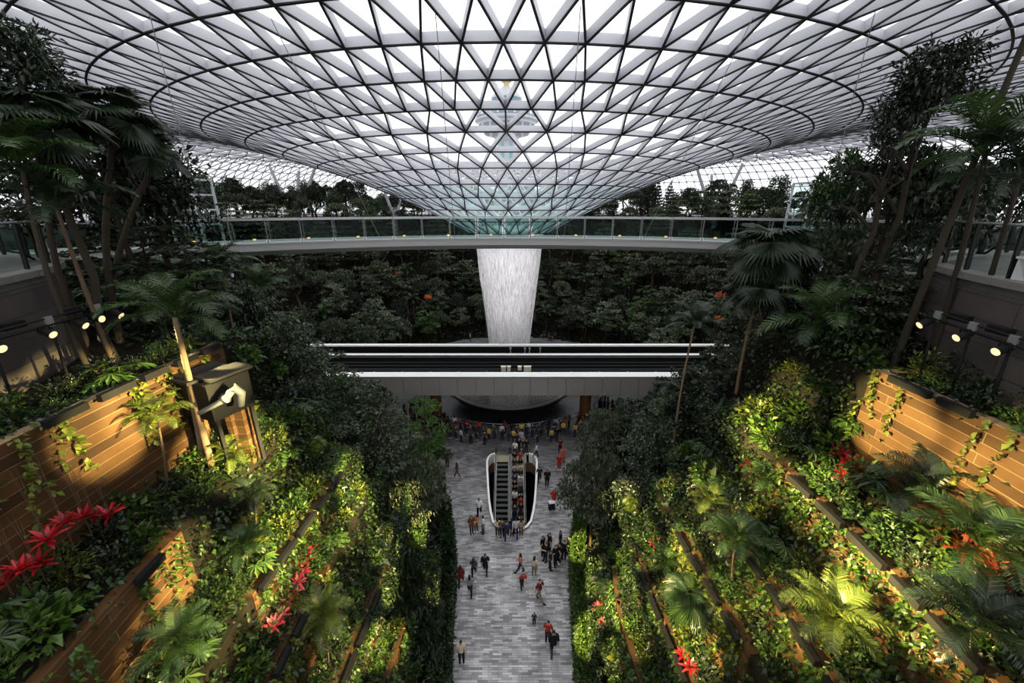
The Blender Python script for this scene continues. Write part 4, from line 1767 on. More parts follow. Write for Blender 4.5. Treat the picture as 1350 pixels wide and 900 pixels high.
def palm(name, kind, col, x, y, zb, crown_z, L, label, group=None, n=14, trunk=0, tr=1.0, top=None, old=3, seed=0, stems=None):
    """trunk from the ground to the crown, fronds as parts; top = crown position if the trunk leans"""
    rd = random.Random(seed + int(x * 100) + int(y * 37))
    root = empty(name, (x, y, zb))
    tag(root, label, 'palm', group)
    H = crown_z - zb
    tx, ty = (top[0] - x, top[1] - y) if top else (0, 0)
    if H > .35:
        sh = math.hypot(tx, ty, H)
        d = Vector((tx, ty, H)).normalized()
        tr *= min(1, 8 / sh)
        q = d.to_track_quat('Z', 'Y').to_euler()
        child('trunk', PT['ptrunk'][trunk], root, (0, 0, -.2), q, (sh * tr, sh * tr, sh + .2))
        for sx, sy in (stems or []):
            d2 = Vector((tx - sx, ty - sy, H)).normalized()
            child('trunk', PT['ptrunk'][trunk], root, (sx, sy, -.2), d2.to_track_quat('Z', 'Y').to_euler(), (sh * tr * .85, sh * tr * .85, sh * .97 + .2))
    set_ = PT[kind][col]
    for k in range(n):
        t = k / max(1, n - 1)
        i = 0 if t < .35 else (1 if t < .75 else 2)
        az = k * 2.39996 + rd.uniform(-.2, .2)
        sc = L * (.75 + .35 * math.sin(PI * (.2 + .7 * t))) * rd.uniform(.9, 1.08)
        child('frond', set_[i], root, (tx, ty, H), (rd.uniform(-.12, .12), (-.25 + .35 * t) * 1.0 + rd.uniform(-.1, .1), az), sc)
    return root


def bush(name, kind, x, y, z, s, label, group, cat='shrub', stems=True, hs=1.0):
    root = empty(name, (x, y, z), random.uniform(0, 6))
    tag(root, label, cat, group)
    me = PT[kind][int(random.random() * len(PT[kind]))]
    child('foliage' if cat != 'bromeliad' else 'leaf_rosette', me, root, (0, 0, 0), (random.uniform(-.15, .15), random.uniform(-.15, .15), 0), (s, s, s * hs))
    if stems:
        child('stems', PT['stems'][int(random.random() * 2)], root, sc=s)
    return root


EXCL = []          # (x, y, radius) spots to leave clear


def in_guideway(x, y):
    return 34.6 < y < 47.2 and abs(x) < 28.5


# ------------------------------------------------------------------ far amphitheatre slope, row above row
TREE_N = {}
for row, d in enumerate((1.6, 4.4, 7.4, 10.8, 14.6, 18.6, 22.6)):
    r = 19.5 + d
    step = 3.7 + .12 * row
    spots = []
    n = int(2 * PI * r / step)
    for i in range(n):
        a = 2 * PI * (i + .5 * (row % 2)) / n + random.uniform(-.25, .25) * step / r
        rr = r + random.uniform(-.6, .6)
        x, y = AX.x + rr * math.cos(a), AX.y + rr * math.sin(a)
        if y < 47.3 or in_guideway(x, y):
            continue
        # keep what the camera can see
        if abs(x) > 1.28 * y * .92:
            continue
        spots.append((x, y))
    for side in ('left', 'right'):
        sp = sorted([p for p in spots if (p[0] < AX.x) == (side == 'left')], key=lambda p: abs(p[0] - AX.x))
        for k, (x, y) in enumerate(sp):
            u = random.random()
            z = ground_z(x, y) - .15
            rown = ('lowest', 'second', 'third', 'fourth', 'fifth', 'sixth', 'topmost')[row]
            where = '%s %s of the waterfall in %s row of far slope' % (nth(k + 1), side, rown)
            grp = 'trees on the far slope'
            if u < .60:
                c = random.choice(PT['far_layered'])
                H = random.uniform(5.0, 7.6)
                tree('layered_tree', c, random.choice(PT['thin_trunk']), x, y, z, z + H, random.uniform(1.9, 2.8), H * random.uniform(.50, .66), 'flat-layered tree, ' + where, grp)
            elif u < .84:
                H = random.uniform(4.4, 6.4)
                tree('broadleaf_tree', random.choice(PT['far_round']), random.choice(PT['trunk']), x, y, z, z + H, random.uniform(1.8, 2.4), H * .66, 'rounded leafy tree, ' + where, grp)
            elif u < .93:
                H = random.uniform(4, 6)
                tree('airy_tree', random.choice(PT['airy']), random.choice(PT['thin_trunk']), x, y, z, z + H, random.uniform(1.3, 1.8), H * .7, 'loose airy tree, ' + where, grp)
            else:
                H = random.uniform(3.6, 5.6)
                palm('palm_tree', 'ff', 'palm', x, y, z, z + H, random.uniform(1.5, 2.0), 'slender palm, ' + where, grp, n=11, trunk=1, tr=.8)
# undergrowth between those rows
mb_pts = []
rg = np.random.default_rng(5)
n = 26000
a = rg.uniform(-.15, PI + .15, n)
r = 19.9 + 26 * rg.uniform(0, 1, n) ** .9
X, Y = AX.x + r * np.cos(a), AX.y + r * np.sin(a)
keep = (Y > 47.2) & (np.abs(X) < 1.2 * Y)
X, Y = X[keep], Y[keep]
Z = np.array([ground_z(x, y) for x, y in zip(X, Y)])
P = np.stack([X, Y, Z + rg.uniform(-.1, .5, len(X))], 1)
D = rg.normal(0, 1, P.shape) + np.array([0, -.3, .6])
s = rg.uniform(.3, .7, len(P))
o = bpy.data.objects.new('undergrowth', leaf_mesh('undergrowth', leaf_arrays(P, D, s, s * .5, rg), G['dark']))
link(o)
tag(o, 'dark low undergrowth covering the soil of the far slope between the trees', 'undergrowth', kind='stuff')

# small orange blossoms among the far trees left of the waterfall and by the right palms
for px, py, Y, w in ((526, 360, 70, 'upper left of the waterfall, higher of two'), (565, 391, 66, 'left of the waterfall, lower of two'), (949, 388, 48, 'right of the waterfall near the tall palms'), (947, 420, 46, 'right of the waterfall just above the guideway end')):
    p = at(px, py, Y)
    root = empty('flowering_shrub', (p.x, p.y, ground_z(p.x, p.y)))
    tag(root, 'orange blossom cluster on the slope ' + w, 'flowers', 'orange blossoms on the slopes')
    h = p.z - ground_z(p.x, p.y)
    child('blossom', PT['orange'][0] if 'orange' in PT else PT.setdefault('orange', [shrub_mesh(110, G['orange'], 90, .22, .7, .55, .6)])[0], root, (0, 0, h - .3))
    mb = MB(); mb.tube([Vector((0, 0, -.1)), Vector((0, 0, max(.2, h)))], [.06, .03], 6); mb.build('stem', M['bark'], root)

# ------------------------------------------------------------------ upper garden behind: trees along the rim
for row, r in enumerate((45.5, 49.5, 54.0)):
    spots = []
    n = int(2 * PI * r / 3.6)
    for i in range(n):
        a = 2 * PI * (i + .5 * (row % 2)) / n + random.uniform(-.3, .3) * 3.6 / r
        rr = r + random.uniform(-.8, .8)
        x, y = AX.x + rr * math.cos(a), AX.y + rr * math.sin(a)
        if y < 46 or abs(x) > 1.12 * y:
            continue
        spots.append((x, y))
    for side in ('left', 'right'):
        sp = sorted([p for p in spots if (p[0] < AX.x) == (side == 'left')], key=lambda p: abs(p[0] / p[1]))
        for k, (x, y) in enumerate(sp):
            z = 20.1
            u = random.random()
            where = '%s %s of the glass funnel in %s row of upper garden' % (nth(k + 1), side, ('front', 'middle', 'back')[row])
            grp = 'trees of the upper garden'
            t = abs(x / y)
            if side == 'right' and u < .55:
                H = random.uniform(5.0, 8.0)
                tree('conifer', random.choice(PT['conifer']), PT['thin_trunk'][1], x, y, z, z + H, random.uniform(1.3, 1.9), H * .92, 'dark conifer, ' + where, grp)
            else:
                H = random.uniform(3.6, 7.6)
                c = random.choice(PT['round'] + PT['airy'])
                tree('broadleaf_tree', c, random.choice(PT['trunk']), x, y, z, z + H, random.uniform(1.6, 2.7), H * .7, 'dark leafy tree, ' + where, grp)

# ------------------------------------------------------------------ wooded slopes either side, between the terraces and the guideway
SIDE_ROWS = [(1.3, 25, 34.5, 2.7), (3.4, 22.5, 34.5, 2.9), (5.8, 20.5, 34.5, 3.0), (8.6, 17.5, 34.5, 3.1), (11.8, 15.5, 34.5, 3.3), (15.2, 17.5, 34.5, 3.5), (19.0, 20, 34.4, 3.7)]
for row, (d, y0, y1, st) in enumerate(SIDE_ROWS):
    for side in ('left', 'right'):
        sg = -1 if side == 'left' else 1
        y, k = y0 + random.uniform(0, 1.2), 0
        while y < y1:
            x = sg * (min(interp(HALFW, y), 11) + d + random.uniform(-.4, .4)) * (1.03 if sg > 0 else 1)
            yy = y
            y += st * random.uniform(.85, 1.15)
            if floor_d(x, yy) < .7:
                continue
            z = ground_z(x, yy) - .2
            k += 1
            where = '%s from the camera in %s row %s of the path' % (nth(k), ('lowest', 'second', 'third', 'fourth', 'fifth', 'sixth', 'topmost')[row], side)
            grp = 'trees on the side slopes'
            u = random.random()
            room = 20.3 - z                      # clear of the footbridge
            if row == 0:
                H = min(room, random.uniform(4.6, 6.2))
                if u < .55:
                    tree('broadleaf_tree', random.choice(PT['roundlit']), random.choice(PT['trunk']), x, yy, z, z + H, random.uniform(1.25, 1.6), H * .6, 'rounded green tree, ' + where, grp)
                else:
                    tree('layered_tree', random.choice(PT['layered'][2:]), random.choice(PT['thin_trunk']), x, yy, z, z + H, random.uniform(1.3, 1.7), H * .62, 'flat-layered tree, ' + where, grp)
            elif u < .50:
                H = min(room, random.uniform(4.2, 6.6))
                tree('layered_tree', random.choice(PT['layered']), random.choice(PT['thin_trunk']), x, yy, z, z + H, random.uniform(1.5, 2.1), H * random.uniform(.55, .7), 'flat-layered tree, ' + where, grp)
            elif u < .72:
                H = min(room, random.uniform(3.4, 5.4))
                tree('broadleaf_tree', random.choice(PT['round'] + PT['roundlit']), random.choice(PT['trunk']), x, yy, z, z + H, random.uniform(1.3, 1.9), H * .68, 'rounded leafy tree, ' + where, grp)
            elif u < .86:
                H = min(room, random.uniform(3.0, 6.0))
                palm('palm_tree', random.choice(('ff', 'ff', 'fan')), random.choice(('palm', 'palm', 'palm_dark')), x, yy, z, z + H * .85, random.uniform(1.3, 1.8), 'slender palm, ' + where, grp, n=13, trunk=1, tr=.8)
            else:
                H = min(room, random.uniform(3.6, 6.2))
                tree('airy_tree', random.choice(PT['airy']), random.choice(PT['thin_trunk']), x, yy, z, z + H, random.uniform(1.2, 1.8), H * .7, 'loose airy tree, ' + where, grp)
for side, sg in (('left', -1), ('right', 1)):
    rg = np.random.default_rng(6 + sg)
    n = 15000
    Y = rg.uniform(12.0, 35, n)
    dd = .5 + 24 * rg.uniform(0, 1, n) ** 1.2
    X = sg * (np.array([min(interp(HALFW, y), 11) for y in Y]) + dd) * (1.03 if sg > 0 else 1)
    fd = np.array([floor_d(x, y) for x, y in zip(X, Y)])
    k = fd > .3
    X, Y = X[k], Y[k]
    Z = np.array([ground_z(x, y) for x, y in zip(X, Y)])
    P = np.stack([X, Y, Z + rg.uniform(-.05, .4, len(X))], 1)
    D = rg.normal(0, 1, P.shape) + np.array([-sg * .4, -.3, .6])
    s = rg.uniform(.18, .5, len(P))
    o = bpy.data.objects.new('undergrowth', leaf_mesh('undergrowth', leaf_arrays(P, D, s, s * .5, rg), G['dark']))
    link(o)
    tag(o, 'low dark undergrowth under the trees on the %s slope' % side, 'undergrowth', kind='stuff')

# ------------------------------------------------------------------ clipped hedges along the path
for side, sg in (('left', -1), ('right', 1)):
    rg = np.random.default_rng(8 + sg)
    n = 15000
    Y = rg.uniform(9.0, 25.0, n)
    hw = np.array([interp(HALFW, y) for y in Y])
    th = rg.uniform(0, 1, n)
    Ht = 1.55 + .35 * np.sin(Y * 1.3) + .2 * np.sin(Y * 3.1 + 1)
    face = rg.uniform(0, 1, n)
    X = np.where(face < .6, hw - .05 + rg.normal(0, .09, n), hw - .05 + rg.uniform(0, .75, n))
    Z = np.where(face < .6, th * Ht, Ht + rg.normal(0, .1, n))
    P = np.stack([sg * X * (1.03 if sg > 0 else 1), Y, Z], 1)
    D = np.stack([np.where(face < .6, -sg * 1.0, 0) + rg.normal(0, .6, n), rg.normal(0, .6, n), np.where(face < .6, .3, 1.0) + rg.normal(0, .4, n)], 1)
    s = rg.uniform(.10, .22, n)
    root = empty('hedge', (0, 0, 0))
    tag(root, 'long leafy hedge lining the %s edge of the paved path' % side, 'hedge', 'hedges beside the path')
    o = child('foliage', leaf_mesh('foliage', leaf_arrays(P, D, s, s * .55, rg), G['mid'] if sg < 0 else G['bright']), root)
    mb = MB()
    for i in range(40):
        y = 9 + i * .4
        x = sg * (interp(HALFW, y) + .3)
        mb.tube([Vector((x, y, 0)), Vector((x, y, 1.3))], .02, 5)
    mb.build('stems', M['bark_dark'], root)

# ------------------------------------------------------------------ planted tiers close to the camera
TIERS = [(3.6, 4.1), (4.2, 4.75), (4.85, 5.5), (5.6, 6.3), (6.4, 6.95), (7.05, 8.15), (8.25, 9.5), (9.75, 11.2)]
TIERN = ['lowest', 'second', 'third', 'fourth', 'fifth', 'sixth', 'seventh', 'topmost']
KIND = {
    'shrub_lime': ('leafy_shrub', 'yellow-green leafy shrub', 'shrub'), 'shrub_bright': ('leafy_shrub', 'bright green leafy shrub', 'shrub'),
    'shrub_mid': ('leafy_shrub', 'mid green leafy shrub', 'shrub'), 'shrub_dark': ('leafy_shrub', 'dark green leafy shrub', 'shrub'),
    'fern': ('fern', 'arching fern', 'fern'), 'lobed': ('philodendron', 'finger-leaved philodendron', 'plant')}
HERO_CLEAR = []
for t, (u0, u1) in enumerate(TIERS):
    for side in ('left', 'right'):
        sg = -1 if side == 'left' else 1
        zt = interp(PROF, (u0 + u1) / 2)
        ys = max(2.6, .585 * (EYE - zt) - 1.0)
        ye = 20.5 if t < 5 else 17.5 if t < 6 else (14.0 if t == 6 else 12.5)
        wide = u1 - u0 > 1.0
        rows = [(.28, .5), (.72, 0)] if wide else [(.5, 0)]
        pts = []
        for f, off in rows:
            y = ys + off * .6
            while y < ye:
                pts.append((u0 + (u1 - u0) * f + random.uniform(-.1, .1), y + random.uniform(-.15, .15)))
                y += .60 if not wide else .72
        pts.sort(key=lambda p: p[1])
        cnt = {}
        for u, y in pts:
            wts = {'shrub_lime': 2.0, 'shrub_bright': 3.2, 'shrub_mid': 2.2, 'shrub_dark': 1.6, 'fern': 2.0, 'lobed': 1.2}
            if t >= 6:
                wts.update(shrub_dark=3.5, shrub_lime=.8, shrub_bright=1.4)
            if t <= 1:
                wts.update(shrub_lime=2.6, shrub_dark=2.2)
            k = random.choices(list(wts), list(wts.values()))[0]
            nm, desc, cat = KIND[k]
            x = wall_x(side, u, y)
            z = ground_z(x, y) - .03
            cnt[k] = cnt.get(k, 0) + 1
            lab = '%s, %s of its kind from the camera, %s %s terrace' % (desc, nth(cnt[k]), TIERN[t], side)
            s = random.uniform(.62, 1.05) * (1.1 if t >= 5 else .95)
            if 'shrub' in k:
                bush(nm, k, x, y, z + .12, s * .85, lab, desc + 's on the terraces', cat, True, random.uniform(.8, 1.3))
            else:
                bush(nm, k, x, y, z + .05, s * 1.15, lab, desc + 's on the terraces', cat, False)

# ---- creepers hanging on the plank walls
for wi, (side, u, zt, zb, y0, y1, lab) in enumerate(WALLS):
    sg = -1 if side == 'left' else 1
    rg = np.random.default_rng(200 + wi)
    dens = {0: .35, 1: .30, 6: .30, 7: .9}.get(wi, 1.0)
    strands = int((y1 - y0) * 5.5 * dens) + 2
    Ps, Ds = [], []
    for k in range(strands):
        y = rg.uniform(y0, y1)
        L = rg.uniform(.3, 1.0) * (zt - zb) * .75
        m = int(L * 26)
        z = zt + .05 - np.linspace(0, L, m)
        yy = y + np.cumsum(rg.normal(0, .03, m))
        xf = np.array([wall_x(side, u - .10, q) for q in yy]) - sg * rg.uniform(.0, .12, m)
        Ps.append(np.stack([xf, yy, z], 1))
        Ds.append(np.stack([-sg * rg.uniform(.3, 1, m), rg.normal(0, .7, m), rg.normal(-.2, .5, m)], 1))
    P, D = np.concatenate(Ps), np.concatenate(Ds)
    s = rg.uniform(.08, .2, len(P))
    o = bpy.data.objects.new('creeper', leaf_mesh('creeper', leaf_arrays(P, D, s, s * .6, rg), G['lime'] if wi % 3 == 0 else G['bright']))
    link(o)
    tag(o, 'green creeper hanging on the ' + lab.split(' retaining wall')[0] + ' wall,' + lab.split(' retaining wall')[1].split(',')[0], 'creeper', kind='stuff')
    w_ = o['label'].split()
    if len(w_) > 16:
        o['label'] = ' '.join(w_[:16])
# ================================================================== single plants that stand out
def hero_palm(bp, tp, kind, col, L, label, n=14, trunk=1, tr=1.0, Y=None, stems=None, group=None):
    """foot pixel, crown pixel; Y given: crown at that distance and foot below it"""
    if Y is None:
        b = hit(*bp)
        Yc = b.y
    else:
        b = at(bp[0], bp[1], Y)
        b.z = ground_z(b.x, b.y)
        Yc = Y
    c = at(tp[0], tp[1], Yc)
    if c.z < b.z + .3:
        c.z = b.z + .3
    return palm('palm_tree', kind, col, b.x, b.y, b.z - .1, c.z, L, label, group, n, trunk, tr, (c.x, c.y), stems=stems)


def hero_tree(name, px, top, bot, wpx, Y, crown, trunk, label, group=None, tr=.5, dx=0):
    """crown between two pixel rows, half width in pixels, at distance Y"""
    t, b = at(px, top, Y), at(px, bot, Y)
    mid = at(px, (top + bot) / 2, Y)
    d = (mid - Vector((0, 0, EYE)))
    zd = d.y * CP - d.z * SP
    R = wpx * zd / F_PX
    zb = max(0, ground_z(mid.x + dx, Y)) - .2
    Hc = max(.8, t.z - b.z)
    return tree(name, crown, trunk, mid.x + dx, Y, zb, max(t.z, zb + 1.2), R, Hc, label, group, tr)


# ---- left side, upper
hero_palm((100, 430), (50, 175), 'fan', 'palm_dark', 1.5, 'dark fan palm at upper left with its crown against the roof, nearest the frame edge', 16, 2, .7, 10.3)
hero_palm((150, 430), (150, 165), 'fan', 'palm_dark', 1.5, 'dark fan palm at upper left, right of the first fan palm', 16, 2, .8, 12.2)
hero_palm((140, 440), (200, 210), 'fan', 'palm_dark', 1.15, 'smaller fan palm whose fans stick out right toward the roof at upper left', 11, 2, .8, 13.0)
hero_palm((110, 455), (30, 225), 'ff', 'palm', 1.7, 'feather palm with long drooping fronds at the left frame edge', 15, 2, .7, 9.6)
hero_palm((145, 460), (75, 275), 'ff', 'palm_dark', 1.6, 'leaning feather palm with a brown trunk before the left stone wall', 13, 1, .7, 10.0)
hero_tree('broadleaf_tree', 14, 22, 130, 62, 10.5, PT['airy'][2], PT['trunk'][1], 'dark leafy tree cut by the top left corner of the frame')
hero_tree('broadleaf_tree', 128, 150, 262, 70, 14.0, PT['airy'][0], PT['trunk'][1], 'dark broad tree behind the fan palms at upper left')
hero_tree('broadleaf_tree', 196, 178, 310, 66, 15.5, PT['airy'][2], PT['trunk'][1], 'tall dark tree at upper left overlapping the left end of the footbridge')
hero_tree('broadleaf_tree', 30, 225, 330, 74, 13.0, PT['round'][0], PT['trunk'][1], 'dark dense tree behind the railing of the left terrace')
hero_tree('layered_tree', 188, 285, 372, 108, 14.6, PT['big_layered'][2], PT['trunk'][1], 'wide flat-layered dark tree hanging over the left end of the footbridge')
hero_tree('layered_tree', 258, 335, 410, 62, 16.5, PT['big_layered'][1], PT['thin_trunk'][0], 'grey green layered tree just under the left end of the footbridge')
hero_palm((268, 575), (230, 418), 'ff', 'palm', 1.55, 'twin-stemmed palm with amber lit trunks left of the black box', 15, 0, 1.0, 9.8, [(-.42, .15)])
extra_spot((9.8, 5.0, 20.8), at(246, 500, 9.8), 9000, 6)
hero_palm((320, 490), (292, 352), 'ff', 'palm', 1.5, 'slender feather palm with a thin leaning trunk right of the black box', 12, 0, .6, 16.5)
hero_palm((245, 440), (245, 372), 'ff', 'palm', 1.6, 'feather palm behind the twin-stemmed palm on the left slope', 13, 1, .8, 17.0)
hero_palm((350, 445), (345, 378), 'ff', 'palm', 1.5, 'feather palm under the footbridge, left of the guideway end', 13, 1, .7, 21.0)
hero_tree('layered_tree', 372, 398, 520, 66, 16.0, PT['big_layered'][2], PT['thin_trunk'][0], 'big dark layered tree left of the guideway end')
hero_tree('layered_tree', 452, 470, 560, 58, 19.0, PT['big_layered'][0], PT['thin_trunk'][0], 'layered tree covering the left end of the guideway front')
hero_tree('layered_tree', 500, 505, 610, 52, 19.0, PT['big_layered'][1], PT['thin_trunk'][1], 'grey green tree in tiers left of the fountain, below the guideway')
hero_tree('broadleaf_tree', 562, 534, 600, 32, 25.0, PT['fresh'][0], PT['thin_trunk'][0], 'bright green little tree left of the fountain plaza')
hero_tree('broadleaf_tree', 548, 602, 690, 42, 20.5, PT['pale_round'][0], PT['trunk'][0], 'pale green rounded tree left of the path level with the escalators')
hero_tree('broadleaf_tree', 540, 752, 880, 46, 13.6, PT['round'][0], PT['trunk'][1], 'dark rounded tree at the bottom, left edge of the path')
hero_tree('layered_tree', 415, 515, 590, 52, 16.5, PT['big_layered'][0], PT['thin_trunk'][1], 'wide layered tree left of centre below the guideway end')
# ---- right side, upper
hero_tree('broadleaf_tree', 1236, 52, 150, 56, 12.5, PT['airy'][2], PT['trunk'][1], 'tall dark tree at upper right, its top standing against the roof')
hero_tree('broadleaf_tree', 1190, 112, 205, 36, 12.8, PT['airy'][0], PT['trunk'][1], 'smaller dark crown below and left of the tall tree at upper right')
hero_tree('broadleaf_tree', 1178, 198, 318, 64, 14.0, PT['round'][2], PT['trunk'][1], 'dense dark tree at upper right above the end of the footbridge')
hero_tree('airy_tree', 1106, 205, 300, 42, 16.0, PT['airy'][1], PT['thin_trunk'][0], 'fresh green open tree right of the footbridge, against the far roof')
hero_tree('broadleaf_tree', 1246, 205, 330, 56, 12.5, PT['airy'][0], PT['trunk'][1], 'dark tree behind the leaning palm at upper right')
hero_tree('broadleaf_tree', 1318, 215, 320, 52, 14.0, PT['round'][0], PT['trunk'][1], 'dark dense tree behind the railing of the right terrace')
hero_palm((1205, 400), (1420, -110), 'fan', 'palm_dark', 1.3, 'tall leaning palm with a dark trunk rising out of the top right corner', 12, 2, .55, 10.6)
hero_palm((1265, 380), (1300, 205), 'ff', 'palm', 1.75, 'feather palm with long hanging fronds near the right frame edge', 15, 2, .7, 10.2)
hero_palm((1330, 330), (1345, 235), 'ff', 'palm_dark', 1.6, 'dark feather palm at the right frame edge against the roof', 13, 2, .7, 9.6)
hero_palm((957, 590), (1016, 338), 'fan', 'palm_dark', 2.1, 'dark fan palm with a tall slim trunk right of the footbridge', 16, 0, .55, 15.5)
hero_palm((990, 560), (1000, 392), 'fan', 'palm_dark', 1.5, 'second dark fan palm below the first one, right of the guideway', 13, 0, .5, 15.0)
hero_palm((1000, 545), (1040, 372), 'fan', 'palm_dark', 1.5, 'third slim fan palm right of the guideway, half behind dark leaves', 12, 0, .5, 16.5)
hero_palm((880, 650), (915, 430), 'ff', 'palm_dark', 1.4, 'slim palm with a pale trunk crossing the right end of the guideway', 12, 0, .42, 17.0)
hero_palm((1062, 545), (1082, 425), 'ff', 'palm', 1.8, 'feather palm with pale arching fronds over the right plank walls', 13, 2, 1.1, 12.5)
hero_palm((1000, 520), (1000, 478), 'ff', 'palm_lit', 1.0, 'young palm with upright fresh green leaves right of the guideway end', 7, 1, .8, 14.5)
hero_tree('layered_tree', 1165, 335, 440, 76, 12.4, PT['big_layered'][2], PT['trunk'][1], 'wide dark layered tree left of the right stone wall')
hero_tree('broadleaf_tree', 1130, 420, 520, 66, 11.6, PT['airy'][1], PT['trunk'][1], 'leafy tree above the tall amber wall at right')
hero_tree('broadleaf_tree', 1090, 300, 410, 66, 15.6, PT['round'][1], PT['trunk'][1], 'dense tree below the right end of the footbridge')
hero_tree('layered_tree', 1215, 440, 520, 60, 10.8, PT['layered'][1], PT['trunk'][1], 'low dark tree under the right spotlights')
hero_tree('broadleaf_tree', 1300, 490, 560, 66, 9.2, PT['round'][0], PT['trunk'][1], 'low dark tree in front of the right stone wall at the frame edge')
hero_tree('broadleaf_tree', 783, 602, 690, 44, 20.0, PT['pale_round'][1], PT['trunk'][0], 'pale green rounded tree right of the path level with the escalators')
hero_tree('broadleaf_tree', 797, 545, 612, 36, 24.5, PT['pale_round'][0], PT['trunk'][0], 'grey green rounded tree behind the pale one, right of the path')
hero_tree('layered_tree', 868, 522, 620, 48, 18.5, PT['big_layered'][2], PT['thin_trunk'][1], 'big dark tree covering the right end of the guideway front')
hero_tree('layered_tree', 925, 478, 565, 44, 17.5, PT['layered'][1], PT['thin_trunk'][1], 'dark layered tree right of the guideway among slim palms')
hero_tree('layered_tree', 860, 590, 680, 46, 17.5, PT['layered'][0], PT['thin_trunk'][1], 'dark tree right of the two pale rounded trees')
# ---- small palms on the near slopes
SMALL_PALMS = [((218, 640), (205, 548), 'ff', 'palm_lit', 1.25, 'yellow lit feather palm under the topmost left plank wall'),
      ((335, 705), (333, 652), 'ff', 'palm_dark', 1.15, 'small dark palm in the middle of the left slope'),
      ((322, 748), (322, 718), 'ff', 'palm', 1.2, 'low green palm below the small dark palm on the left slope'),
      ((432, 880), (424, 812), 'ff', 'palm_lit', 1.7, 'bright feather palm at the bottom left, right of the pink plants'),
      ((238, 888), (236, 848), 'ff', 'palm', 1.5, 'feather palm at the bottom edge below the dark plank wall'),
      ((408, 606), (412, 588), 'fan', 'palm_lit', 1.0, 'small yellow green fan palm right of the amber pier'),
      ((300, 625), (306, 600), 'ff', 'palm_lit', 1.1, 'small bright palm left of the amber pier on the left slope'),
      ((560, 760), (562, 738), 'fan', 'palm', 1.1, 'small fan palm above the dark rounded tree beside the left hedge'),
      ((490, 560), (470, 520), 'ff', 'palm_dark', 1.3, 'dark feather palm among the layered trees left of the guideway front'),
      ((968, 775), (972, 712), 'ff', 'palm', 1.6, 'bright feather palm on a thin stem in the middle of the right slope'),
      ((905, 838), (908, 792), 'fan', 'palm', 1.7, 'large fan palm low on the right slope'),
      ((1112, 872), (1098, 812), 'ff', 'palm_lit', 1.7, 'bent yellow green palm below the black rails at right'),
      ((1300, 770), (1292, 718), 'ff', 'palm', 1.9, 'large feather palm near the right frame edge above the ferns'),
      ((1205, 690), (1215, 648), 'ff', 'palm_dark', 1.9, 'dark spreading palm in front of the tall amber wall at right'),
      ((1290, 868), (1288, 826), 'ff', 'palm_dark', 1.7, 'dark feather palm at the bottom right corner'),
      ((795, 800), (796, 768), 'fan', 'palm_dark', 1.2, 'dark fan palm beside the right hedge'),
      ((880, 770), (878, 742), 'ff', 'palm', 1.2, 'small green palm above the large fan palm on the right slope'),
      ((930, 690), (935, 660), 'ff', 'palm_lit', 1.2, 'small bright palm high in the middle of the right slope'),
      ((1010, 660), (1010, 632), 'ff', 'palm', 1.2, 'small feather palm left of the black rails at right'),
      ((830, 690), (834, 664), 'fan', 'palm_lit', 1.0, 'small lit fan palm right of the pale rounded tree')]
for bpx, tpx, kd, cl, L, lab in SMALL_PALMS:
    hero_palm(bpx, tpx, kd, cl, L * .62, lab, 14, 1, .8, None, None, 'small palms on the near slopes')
# ---- red and pink bromeliads
RB = [('red', [(8, 768), (28, 748), (48, 728), (62, 712), (84, 694), (104, 684), (124, 674), (140, 664)], 'red bromeliad, %s from the frame edge in the red row at left', 0, .66),
      ('pink', [(362, 836), (372, 822), (380, 806), (388, 792), (394, 778), (400, 764), (405, 748), (410, 734), (415, 718)], 'pink red bromeliad, %s from the bottom in the slanting pink row at left', 1, .85),
      ('redr', [(1108, 612), (1118, 624), (1130, 634), (1112, 642)], 'red plant, %s from the top in the red clump at right', 0, .9),
      ('rust', [(1236, 704), (1248, 722), (1262, 736)], 'rust red plant, %s from the top in the clump above the dark rails at right', 2, 1.0),
      ('rust', [(1312, 772), (1330, 786), (1345, 780)], 'rust red plant, %s from the left near the right frame edge', 2, 1.0),
      ('redb', [(900, 872), (908, 888), (986, 640)], 'red plant, %s from the bottom left on the lower right slope', 0, .8),
      ('pinkr', [(788, 806), (794, 828), (862, 724)], 'pink red plant, %s from the right hedge on the lower right slope', 1, .8)]
for _, pts, lab, mi, s in RB:
    for k, (px, py) in enumerate(pts):
        p = hit(px, py)
        up = .25
        if 'red row at left' in lab:           # taller plants at the foot of the topmost wall
            d = ray(px + random.uniform(-5, 5), py + random.uniform(-11, 11))
            q = Vector((0, 0, EYE)) + d * (9.05 / -d.x)
            p = Vector((q.x, q.y, ground_z(q.x, q.y)))
            up = max(.3, q.z - p.z - .1)
        root = empty('bromeliad', (p.x, p.y, p.z + up), random.uniform(0, 6))
        tag(root, lab % nth(k + 1), 'bromeliad', 'red leaved plants on the slopes')
        ss = s * random.uniform(.85, 1.15)
        child('leaf_rosette', PT['red'][mi], root, (0, 0, 0), (random.uniform(-.2, .2), random.uniform(-.2, .2), 0), ss)
        child('stem', PT['stems'][0], root, (0, 0, 0), sc=(.25, .25, max(.9, up * 4)))
